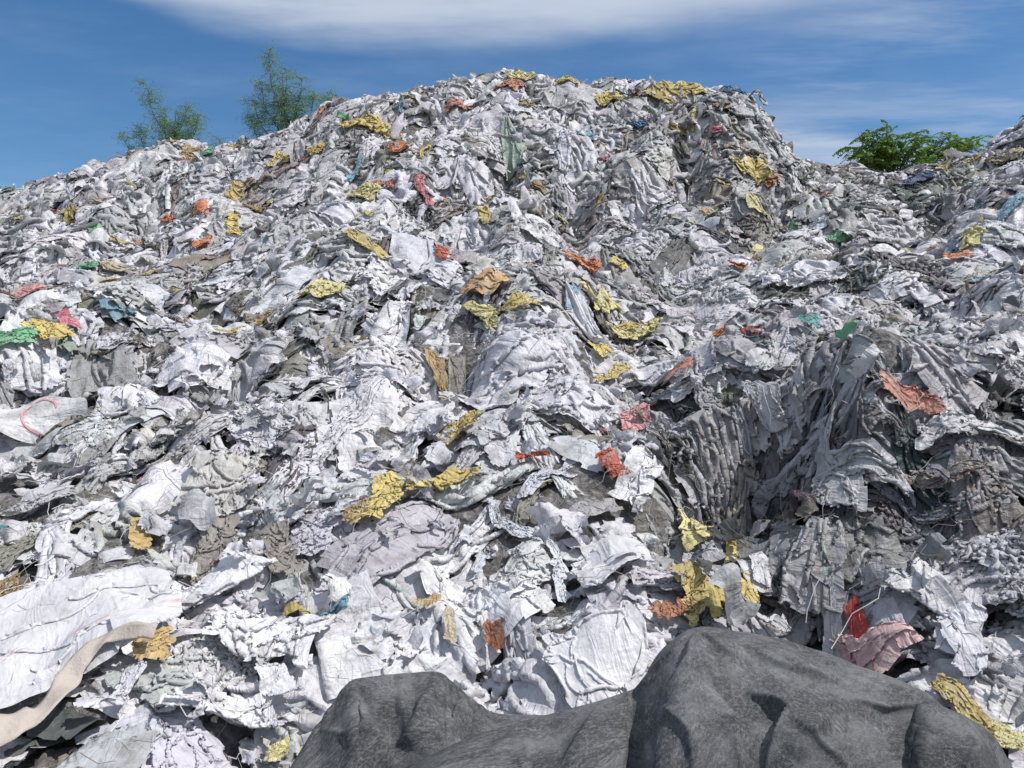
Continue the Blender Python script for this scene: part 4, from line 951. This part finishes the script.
# ------------------------------------------------------------------ dark tarpaulin in the foreground
def net(cols, nu, nv):
    """cols: list of columns of (u, v, y) from the upper edge downwards -> dense smooth world grid (nv, nu, 3)"""
    W = []
    for c in cols:
        r = []
        for (u, v, y) in c:
            y = y * .92; d = ray(u, v); r.append((d[0] / d[1] * y, y, CAM_Z + d[2] / d[1] * y))
        W.append(r)
    W = np.array(W).transpose(1, 0, 2)                  # rows, cols, 3
    def res(A, n):                                      # pchip-like resampling along axis 0
        m = A.shape[0]; t = np.linspace(0, m - 1, n); i = np.clip(t.astype(int), 0, m - 2); f = (t - i)[:, None, None]
        o = A[i] * (1 - f) + A[i + 1] * f; k = max(int(n / (m - 1) * .10), 1); w = np.hanning(2 * k + 3)[1:-1]; w /= w.sum()
        pad = np.concatenate([2 * o[:1] - o[k:0:-1], o, 2 * o[-1:] - o[-2:-k - 2:-1]])
        return sum(w[j] * pad[j:j + n] for j in range(2 * k + 1))
    return np.swapaxes(res(np.swapaxes(res(W, nv), 0, 1), nu), 0, 1)
def crumple(G, seed, slack, steps):
    """lets the sheet buckle: every length a little longer than the smooth shape, held along its outer edges and never sinking under it"""
    rg = np.random.default_rng(seed); P = G.copy(); n, m = P.shape[:2]
    nr = unit(np.cross(np.gradient(G, axis=1), -np.gradient(G, axis=0)))
    ln = lambda A, B: np.linalg.norm(A - B, axis=-1)
    r1, r2 = ln(P[1:], P[:-1]) * slack, ln(P[:, 1:], P[:, :-1]) * slack
    d1, d2 = ln(P[1:, 1:], P[:-1, :-1]) * slack, ln(P[1:, :-1], P[:-1, 1:]) * slack
    b1, b2 = ln(P[4:], P[:-4]) * slack, ln(P[:, 4:], P[:, :-4]) * slack
    sx = np.cumsum(np.linalg.norm(np.gradient(G, axis=1), axis=-1), 1); sy = np.cumsum(np.linalg.norm(np.gradient(G, axis=0), axis=-1), 0)
    h = 0
    for k in range(16):
        an = rg.uniform(0, 3.14); lam = rg.uniform(.16, .6); q = (sx * math.cos(an) + sy * math.sin(an)) / lam + rg.uniform(0, 1); h = h + .030 * (lam / .3) * (np.abs(q - np.floor(q + .5)) * 4 - 1)
    hold = np.minimum(np.arange(n) / 3.0, 1)[:, None] * np.ones((n, m)); P = P + nr * (h * hold)[..., None]
    fix = np.zeros((n, m), bool); fix[0] = True; fix[-1] = True
    def con(A, B, r, k, push=False):
        d = B - A; l = np.linalg.norm(d, axis=-1) + 1e-9; s = (1 - r / l)
        if push: s = np.minimum(s, 0)
        d = d * (.5 * k * s)[..., None]; A += d; B -= d
    for it in range(steps):
        for c in (0, 1):
            con(P[c:-1:2], P[c + 1::2], r1[c::2], 1); con(P[:, c:-1:2], P[:, c + 1::2], r2[:, c::2], 1)
        con(P[:-1, :-1], P[1:, 1:], d1, .4); con(P[1:, :-1][::1], P[:-1, 1:], d2[::1], .4) if False else None
        con(P[:-4], P[4:], b1 * .95, .06, True); con(P[:, :-4], P[:, 4:], b2 * .95, .06, True)
        low = np.einsum('ijk,ijk->ij', P - G, nr) + .012; P -= nr * np.minimum(low, 0)[..., None]
        high = np.einsum('ijk,ijk->ij', P - G, nr) - .17; P -= nr * np.maximum(high, 0)[..., None] * .5
        P[fix] = G[fix]
    return P
def folds(G, lines):
    """sharp folds: a ridge along each line that falls away gently on one side and steeply on the other"""
    U, V, _d = project(G); nr = unit(np.cross(np.gradient(G, axis=1), -np.gradient(G, axis=0))); H = np.zeros(U.shape)
    for pts, side, amp, wide in lines:
        best = np.full(U.shape, 1e9); sg = np.zeros(U.shape); along = np.zeros(U.shape); tot = len(pts) - 1
        for k in range(tot):
            (ax, ay), (bx, by) = pts[k], pts[k + 1]; dx, dy = bx - ax, by - ay; L2 = dx * dx + dy * dy
            f = np.clip(((U - ax) * dx + (V - ay) * dy) / L2, 0, 1); ex, ey = U - ax - f * dx, V - ay - f * dy; d = np.hypot(ex, ey); c = dx * ey - dy * ex
            w = d < best; best = np.where(w, d, best); sg = np.where(w, np.sign(c), sg); along = np.where(w, (k + f) / tot, along)
        env = np.sin(np.pi * np.clip(along, 0, 1)) ** .8
        H += 1.3 * amp * env * np.where(sg * side > 0, np.exp(-best / wide), np.exp(-best / 2.5))
    return G + nr * H[..., None]
def sheet(name, cols, nu, nv, seed, slack, parent, lines):
    G = crumple(net(cols, nu, nv), seed, slack, 160); G = folds(upsample(upsample(G)), lines); nv, nu = G.shape[:2]
    sx = np.arange(nu)[None, :] * np.linalg.norm(np.gradient(G, axis=1), axis=-1).mean() + np.zeros((nv, nu)); sy = np.arange(nv)[:, None] * np.linalg.norm(np.gradient(G, axis=0), axis=-1).mean() + np.zeros((nv, nu))
    E = G[0] + np.array([0, .004, -.002]); k = np.linspace(0, 1, 9)[:, None, None]; drop = np.maximum(E[:, 2] + .12, .06)[None, :, None]
    Bk = E[None] + k * np.array([0, .10, 0]) + .03 * k * np.sin(np.arange(nu) * .11)[None, :, None] * np.array([0, 1.0, 0]) - k * drop * np.array([0, 0, 1.0])
    link('turned_back_edge', mesh_np('turned_back_edge', Bk.reshape(-1, 3), grid_quads(9, nu), M_TARP, np.stack([np.arange(nu)[None] * .008 + 0 * k[..., 0], k[..., 0] * .4 + 0 * np.arange(nu)[None]], -1).reshape(-1, 2)), parent=parent)
    o = link(name, mesh_np(name, G.reshape(-1, 3), grid_quads(nv, nu), M_TARP, np.stack([sx, sy], -1).reshape(-1, 2)), parent=parent)
    md = o.modifiers.new('thickness', 'SOLIDIFY'); md.thickness = .003
    return o
root = empty('tarpaulin', (0, 0, 0))
tag(root, 'dark grey dusty tarpaulin draped over lumps at the near edge of the waste', 'tarpaulin')
# wide part: hidden back edge, upper edge, then down towards the viewer
def col(u0, v0, y0, rows, back=.16):
    d = ray(u0, v0); 
    return [(u0, v0, y0)] + rows
wide = [
 col(398, 772, 2.92, [(392, 800, 2.82), (386, 830, 2.72), (380, 870, 2.62), (376, 930, 2.5)]),
 col(470, 737, 2.98, [(462, 765, 2.84), (456, 795, 2.70), (450, 840, 2.60), (446, 930, 2.45)]),
 col(545, 716, 3.05, [(540, 745, 2.86), (536, 780, 2.70), (532, 830, 2.58), (530, 930, 2.42)]),
 col(598, 702, 3.12, [(596, 732, 2.90), (594, 770, 2.72), (592, 825, 2.58), (590, 930, 2.42)]),
 col(634, 690, 3.18, [(634, 722, 2.98), (636, 760, 2.84), (640, 820, 2.72), (644, 930, 2.50)]),
 col(641, 682, 3.10, [(641, 716, 2.84), (645, 760, 2.64), (652, 820, 2.50), (656, 930, 2.38)]),
 col(664, 650, 3.18, [(668, 690, 2.86), (674, 735, 2.66), (680, 800, 2.50), (684, 930, 2.36)]),
 col(694, 627, 3.22, [(700, 668, 2.95), (708, 712, 2.70), (716, 772, 2.58), (720, 930, 2.36)]),
 col(742, 633, 3.16, [(748, 672, 2.96), (750, 715, 2.74), (752, 768, 2.56), (754, 930, 2.34)]),
 col(800, 648, 3.10, [(802, 684, 2.90), (794, 726, 2.68), (784, 766, 2.58), (772, 930, 2.36)]),
 col(848, 664, 3.06, [(846, 694, 2.84), (838, 726, 2.66), (830, 768, 2.58), (822, 930, 2.36)]),
 col(892, 680, 3.02, [(884, 712, 2.84), (876, 738, 2.72), (864, 774, 2.62), (856, 930, 2.36)]),
 col(934, 698, 2.98, [(924, 722, 2.84), (916, 744, 2.78), (908, 776, 2.66), (902, 930, 2.40)]),
 col(940, 706, 2.88, [(930, 728, 2.74), (922, 752, 2.66), (918, 790, 2.56), (914, 930, 2.38)]),
 col(968, 718, 2.86, [(962, 736, 2.72), (958, 760, 2.64), (954, 800, 2.52), (950, 930, 2.36)]),
 col(994, 738, 2.84, [(990, 756, 2.74), (986, 776, 2.66), (982, 812, 2.54), (976, 930, 2.36)]),
 col(1012, 768, 2.78, [(1010, 784, 2.72), (1008, 800, 2.66), (1004, 832, 2.56), (1000, 930, 2.40)])]
sheet('wide_sheet', wide, 92, 34, 211, 1.012, root, [
 ([(744, 694), (768, 706), (786, 722), (774, 745), (762, 775)], -1, .05, 30),
 ([(850, 696), (836, 720), (812, 742), (800, 765)], 1, .028, 26),
 ([(846, 700), (882, 709), (930, 704)], -1, .02, 18),
 ([(935, 700), (912, 724), (908, 752), (914, 780)], -1, .05, 26),
 ([(664, 706), (684, 734), (692, 775)], -1, .03, 26),
 ([(697, 634), (690, 664), (664, 700)], -1, .03, 26),
 ([(735, 640), (780, 672), (850, 690)], -1, .022, 20),
 ([(545, 724), (500, 748), (455, 776)], -1, .02, 20),
 ([(600, 706), (585, 735), (560, 770)], -1, .025, 22),
 ([(700, 690), (735, 728), (740, 775)], 1, .035, 24),
 ([(960, 728), (972, 748), (962, 775)], -1, .02, 14),
 ([(696, 630), (720, 652), (748, 662)], -1, .018, 10), ([(698, 632), (705, 668), (716, 690)], 1, .018, 10), ([(693, 630), (676, 655), (650, 672)], 1, .016, 9), ([(760, 645), (800, 676), (834, 684)], -1, .014, 9), ([(812, 655), (856, 684), (900, 700)], 1, .012, 8),
 ([(788, 730), (820, 750), (850, 772)], -1, .02, 14), ([(866, 720), (880, 744), (884, 775)], 1, .02, 14), ([(610, 712), (622, 742), (618, 775)], 1, .016, 10), ([(520, 735), (530, 752), (520, 775)], 1, .014, 10)])
flap = [
 col(286, 776, 2.98, [(284, 800, 2.92), (280, 850, 2.80), (276, 930, 2.62)], .1),
 col(318, 724, 3.06, [(316, 752, 2.98), (312, 800, 2.86), (306, 930, 2.62)], .1),
 col(350, 680, 3.16, [(352, 716, 3.02), (352, 770, 2.86), (350, 930, 2.60)], .1),
 col(396, 674, 3.20, [(396, 712, 3.10), (394, 770, 2.96), (392, 930, 2.66)], .1),
 col(440, 671, 3.22, [(438, 708, 3.10), (434, 768, 2.96), (432, 930, 2.66)], .1),
 col(466, 694, 3.18, [(464, 722, 3.08), (462, 770, 2.98), (460, 930, 2.68)], .1),
 col(492, 714, 3.16, [(492, 736, 3.10), (492, 775, 3.0), (492, 930, 2.70)], .1),
 col(548, 716, 3.20, [(548, 738, 3.14), (548, 775, 3.05), (546, 930, 2.74)], .1)]
sheet('folded_flap', flap, 46, 30, 317, 1.03, root, [
 ([(352, 684), (369, 721), (392, 770)], 1, .03, 20), ([(438, 676), (420, 708), (402, 745)], -1, .03, 22), ([(318, 728), (345, 735), (372, 728)], 1, .015, 12), ([(462, 694), (450, 722), (436, 742)], -1, .015, 16)])

# ------------------------------------------------------------------ frayed strap
def strap():
    path = [(158, 648, .06), (140, 645, .07), (116, 650, .075), (96, 660, .08), (80, 680, .085), (68, 704, .09), (48, 724, .10), (24, 740, .115), (0, 750, .13), (-30, 758, .14)]
    pts = []
    for (u, v, w) in path:
        p = hit(ZT, u, v); n = normal_at(p[0:1], p[1:2])[0]; pts.append(np.concatenate([p + n * .07, [w]]))
    pts = np.array(pts); t = np.linspace(0, len(pts) - 1, 70); S = np.stack([np.interp(t, np.arange(len(pts)), pts[:, i]) for i in range(4)], -1)
    ker = np.hanning(13); ker /= ker.sum(); S = np.stack([np.convolve(np.pad(S[:, i], 6, 'edge'), ker, 'valid') for i in range(4)], -1)
    tg = unit(np.gradient(S[:, :3], axis=0)); out = unit(np.array([0, -.55, .83])[None] - tg * (tg @ np.array([0, -.55, .83]))[:, None]); side = np.cross(tg, out)
    V = []
    for k in range(70):
        for s in np.linspace(-1, 1, 7):
            V.append(S[k, :3] + side[k] * s * S[k, 3] * .5 * (1 + .05 * math.sin(k * .9)) + out[k] * (.012 * math.sin(k * .23) * s + .006 * math.sin(k * .5 + 2 * s)))
    V = np.array(V); o = link('woven_strap', mesh_np('woven_strap', V, grid_quads(70, 7), M_STRAP, V[:, :2]))
    md = o.modifiers.new('thickness', 'SOLIDIFY'); md.thickness = .004
    tag(o, 'long cream strap curling down over the white plastic from a golden fibre bundle', 'strap')
strap()
# ------------------------------------------------------------------ trees beyond the mound
def tube(pts, rad, seg=7):
    pts = np.array(pts, float); k = len(pts); tg = unit(np.gradient(pts, axis=0)); ref = np.array([.3, .9, .2]); a = unit(np.cross(tg, ref)); b = np.cross(tg, a)
    th = np.linspace(0, 2 * np.pi, seg + 1)[:-1]
    V = (pts[:, None] + np.array(rad)[:, None, None] * (np.cos(th)[None, :, None] * a[:, None] + np.sin(th)[None, :, None] * b[:, None])).reshape(-1, 3)
    i = np.arange(k - 1)[:, None] * seg; j = np.arange(seg)[None]; jn = (j + 1) % seg
    return V, np.stack([i + j, i + jn, i + seg + jn, i + seg + j], -1).reshape(-1, 4)
class Acc:
    def __init__(s): s.V = []; s.F = []; s.b = 0
    def add(s, V, F): s.V.append(V); s.F.append(F + s.b); s.b += len(V)
    def mesh(s, name, mat, smooth=True): return mesh_np(name, np.concatenate(s.V), np.concatenate(s.F), mat, None, None, smooth)
def leaves(P, D, ln, w, rg):
    """one narrow leaf (a bent pair of quads' worth, folded along its length) at each point P pointing along D"""
    k = len(P); s = unit(np.cross(D, rg.normal(0, 1, (k, 3)))); nrm = np.cross(s, D); ln = np.broadcast_to(ln, (k,))[:, None]; w = np.broadcast_to(w, (k,))[:, None]
    V = np.stack([P, P + D * ln * .45 + s * w + nrm * w * .3, P + D * ln - nrm * ln * .12, P + D * ln * .45 - s * w + nrm * w * .3], 1)
    return V.reshape(-1, 3), (np.arange(k) * 4)[:, None] + np.arange(4)[None]
def feathery(label, px, py, ztop, spread, zlow, seed, shape, group):
    """slender tree: wispy upright sprays with small drooping leaves, open enough to see the sky through it"""
    rg = np.random.default_rng(seed); root = empty('feathery_tree', (px, py, -.05)); H = ztop + .05
    wood = Acc(); lf = Acc()
    t = np.linspace(0, 1, 14); tr = np.stack([.12 * np.sin(t * 5 + seed), .1 * np.cos(t * 4), t * H * .94], -1); tr -= tr[0]
    wood.add(*tube(tr, np.interp(t, [0, 1], [.07, .012])))
    for (dx, top, low) in shape:                          # each spray: offset, top height, height where it leaves the trunk
        b0 = np.array([np.interp(low / H, t, tr[:, 0]), np.interp(low / H, t, tr[:, 1]), low]); dy = rg.normal(0, .4)
        s = np.linspace(0, 1, 12); c = b0 + np.stack([dx * s ** .7, dy * s, (top - low) * s ** 1.15], -1); c[:, 0] += .05 * np.sin(s * 9 + dx)
        wood.add(*tube(c, np.interp(s, [0, 1], [.02, .004]), 5))
        L = np.linalg.norm(c[-1] - c[0])
        for k in range(int(22 + L * 25)):
            f = rg.uniform(.15, 1); o = np.array([np.interp(f, s, c[:, i]) for i in range(3)])
            d = unit(np.array([rg.normal(0, 1), rg.normal(0, 1), rg.uniform(-.1, .7)])); ln = rg.uniform(.25, .85) * (1.15 - .6 * f) * spread
            q = np.linspace(0, 1, 6); tw = o + d * (ln * q)[:, None] + np.array([0, 0, -.28]) * (ln * q * q)[:, None]
            wood.add(*tube(tw, np.interp(q, [0, 1], [.006, .002]), 3))
            nl = int(rg.integers(18, 32)); fq = rg.uniform(.1, 1.15, nl); P = np.stack([np.interp(fq, q, tw[:, i]) for i in range(3)], -1) + rg.normal(0, .05, (nl, 3))
            D = unit(rg.normal(0, .8, (nl, 3)) + d * .6 + np.array([0, 0, -.35])); lf.add(*leaves(P, D, rg.uniform(.05, .13, nl), rg.uniform(.004, .008, nl), rg))
    link('trunk', wood.mesh('trunk', M_BARK), parent=root); link('crown', lf.mesh('crown', M_FEATHER, False), parent=root)
    tag(root, label, 'tree', group)
def tree_xyz(u, v, y):
    d = ray(u, v + 7); return d[0] / d[1] * y, CAM_Z + d[2] / d[1] * y
Y = 23.0
def S(u0, lst):
    x0 = (u0 - 512) / FPX * Y; return [((u - u0) / FPX * Y, tree_xyz(u, v, Y)[1], tree_xyz(u, vl, Y)[1]) for (u, v, vl) in lst]
x0, z0 = tree_xyz(282, 47, Y)
feathery('taller of the two thin feathery trees rising behind the ridge', x0, Y, z0, 1.0, 0, 5, S(282, [(266, 46, 120), (284, 66, 130), (300, 76, 130), (321, 80, 150), (250, 96, 150), (243, 110, 160), (312, 92, 150), (274, 78, 125), (294, 92, 140), (258, 80, 135)]), 'feathery trees behind the ridge')
Y = 24.0
x0, z0 = tree_xyz(180, 88, Y)
feathery('shorter of the two thin feathery trees rising behind the ridge', x0, Y, z0, .95, 0, 8, S(180, [(163, 84, 140), (172, 100, 150), (196, 96, 150), (210, 116, 160), (150, 122, 170), (136, 132, 180), (222, 124, 170), (186, 104, 150), (204, 104, 160)]), 'feathery trees behind the ridge')

def leafy_tree():
    """broad tree with layered sprays of pinnate leaves"""
    rg = np.random.default_rng(41); Yt = 22.0; x0 = tree_xyz(892, 200, Yt)[0]; root = empty('leafy_tree', (x0, Yt, -.05))
    wood = Acc(); lf = Acc(); zc = tree_xyz(892, 185, Yt)[1]
    t = np.linspace(0, 1, 10); tr = np.stack([.15 * np.sin(t * 4), .1 * t, t * zc], -1); tr -= tr[0]; wood.add(*tube(tr, np.interp(t, [0, 1], [.20, .10])))
    tips = [(862, 128), (874, 122), (880, 130), (858, 134), (870, 132), (866, 142), (884, 140), (852, 150), (850, 144), (856, 152), (868, 124), (876, 126), (884, 134), (864, 136), (895, 140), (905, 133), (914, 130), (924, 132), (934, 134), (944, 137), (955, 140), (966, 132), (975, 130), (972, 140), (960, 138), (968, 136), (978, 134), (952, 134), (946, 132), (860, 160), (875, 150), (888, 150), (902, 148), (918, 146), (932, 148), (948, 150), (956, 156), (862, 172), (880, 166), (898, 162), (914, 160), (930, 164), (944, 166), (850, 166), (905, 176), (925, 178), (890, 178), (870, 182), (940, 180), (880, 142), (910, 142)]
    for q, (u, v) in enumerate(tips):
        for rep in range(2 if v > 150 else 1):
            x, z = tree_xyz(u + rg.normal(0, 3), v + rg.normal(0, 2) + (6 if rep else 0), Yt); tip = np.array([x - x0, rg.normal(0, .9 if rep else .5), z + .05]); b0 = tr[-1] - np.array([0, 0, rg.uniform(0, 1.2)])
            s = np.linspace(0, 1, 10); arch = .35 * np.sin(s * 3.0)[:, None] * np.array([0, 0, 1]); c = b0 + (tip - b0) * s[:, None] + arch
            wood.add(*tube(c, np.interp(s, [0, 1], [.035, .006]), 5))
            for k in range(12):                           # pinnate leaves round the outer half of the limb
                f = rg.uniform(.5, 1) ** .8; o = np.array([np.interp(f, s, c[:, i]) for i in range(3)])
                d = unit(np.array([rg.normal(0, 1), rg.normal(0, 1), rg.normal(.15, .3)])); ln = rg.uniform(.28, .5)
                qn = np.linspace(0.12, 1, 10); mid = o + d * (ln * qn)[:, None] + np.array([0, 0, -.42]) * (ln * qn * qn)[:, None]
                sd = unit(np.cross(d, [0, 0, 1])); 
                for sg in (-1, 1):
                    D = unit(sd * sg + d * .45 + np.array([0, 0, -.25]) + rg.normal(0, .12, (10, 3))); lf.add(*leaves(mid, D, rg.uniform(.08, .125, 10), rg.uniform(.018, .030, 10), rg))
    link('trunk', wood.mesh('trunk', M_BARK), parent=root); link('crown', lf.mesh('crown', M_BROAD, False), parent=root)
    tag(root, 'broad green leafy tree showing over the dip between the main crest and the far ridge', 'tree')
leafy_tree()
def far_tree(u, v, Yt, w, seed, label):
    rg = np.random.default_rng(seed); x0, zt = tree_xyz(u, v, Yt); root = empty('distant_tree', (x0, Yt, -.05)); wood = Acc(); lf = Acc()
    t = np.linspace(0, 1, 6); wood.add(*tube(np.stack([0 * t, 0 * t, t * zt * .8], -1), np.interp(t, [0, 1], [.25, .05])))
    for k in range(170):
        c = np.array([rg.normal(0, w * .42), rg.normal(0, w * .4), zt - abs(rg.normal(0, 1)) * w * .7 - .15]); n = 26
        P = c + rg.normal(0, .22, (n, 3)); lf.add(*leaves(P, unit(rg.normal(0, 1, (n, 3))), rg.uniform(.12, .22, n), rg.uniform(.03, .05, n), rg))
    link('trunk', wood.mesh('trunk', M_BARK), parent=root); link('crown', lf.mesh('crown', M_FAR, False), parent=root); tag(root, label, 'tree', 'distant trees beyond the mound')
far_tree(-6, 187, 38, 1.0, 3, 'dark distant tree at the low end of the ridge, the larger of two')
far_tree(15, 190, 44, .45, 6, 'tiny distant treetop peeping over the low end of the ridge')
# ------------------------------------------------------------------ labels of the repeated sacks and sheets, by what lies next to them
SHORT = {}
def label_repeats():
    used = {}
    lm = [(it[0], it[1], LAND[k]) for k, it in enumerate(ITEMS) if k in LAND] + [(98, 612, 'the big smooth white sheet'), (612, 642, 'the bright smooth bag'), (42, 431, 'the red marked oval sheet'), (70, 700, 'the cream strap')]
    for o, cd in ind:
        bu, bv, _d = project(np.mean(np.array(o.bound_box), 0) + np.array(o.location)); cd = dict(cd, u=float(bu), v=float(bv))
        best = min(lm, key=lambda l: (l[0] - cd['u']) ** 2 + (l[1] - cd['v']) ** 2); du = cd['u'] - best[0]; dv = cd['v'] - best[1]; dist = math.hypot(du, dv)
        if abs(dv) > abs(du): rel = 'uphill of' if dv < 0 else 'downhill of'
        else: rel = 'to the left of' if du < 0 else 'to the right of'
        far = 'close' if dist < 45 else 'a little way' if dist < 80 else 'some way'
        b = float(np.mean(cd['c'])); tone = 'bright white' if b > .68 else 'dusty white' if b > .6 else 'pale grey' if b > .47 else 'mid grey' if b > .3 else 'dark grey'
        shp = dict(flat='flat', crumpled='crumpled', hanging='hanging', bundle='twisted', folded='folded')[cd['shape']]
        noun = ('sack', 'sheet')[cd['kind']]
        used.setdefault('%s %s %s %s %s %s' % (shp, tone, noun, far, rel, best[2]), []).append((o, noun))
    for lab, lst in used.items():
        for o, noun in lst:
            tag(o, ' '.join(lab.split()[:16]), noun, ('white woven sacks heaped on the mound' if noun == 'sack' else 'grey plastic sheets heaped on the mound') if len(lst) == 1 else ('%ss near %s' % (' '.join(lab.split()[:lab.split().index(noun) + 1]), lab.split(' of ')[-1].split(' way to ')[-1])))
LAND = {}
for k, it in enumerate(ITEMS):
    w = it[9].split()
    for stop in ('on', 'beside', 'above', 'below', 'lying', 'crumpled', 'hanging', 'in', 'just', 'at', 'under', 'next', 'with', 'standing', 'between', 'against', 'topping', 'draped', 'leading', 'leaning', 'running', 'behind', 'topmost', 'lowest', 'half', 'to', 'pointing', 'folded', 'downhill', 'uphill', 'near', 'like', 'farther', 'lower', 'peeping', 'by', 'high', 'whose', 'curled', 'spread', 'beyond', 'from', 'fading'):
        if stop in w and w.index(stop) >= 2: w = w[:w.index(stop)]
    s = ' '.join(w).rstrip(',')
    if 2 <= len(w) <= 5 and sum(' '.join(x[9].split()[:len(w)]) == ' '.join(w) for x in ITEMS) == 1 and max(it[2], it[3]) >= 24: LAND[k] = 'the ' + s
label_repeats()
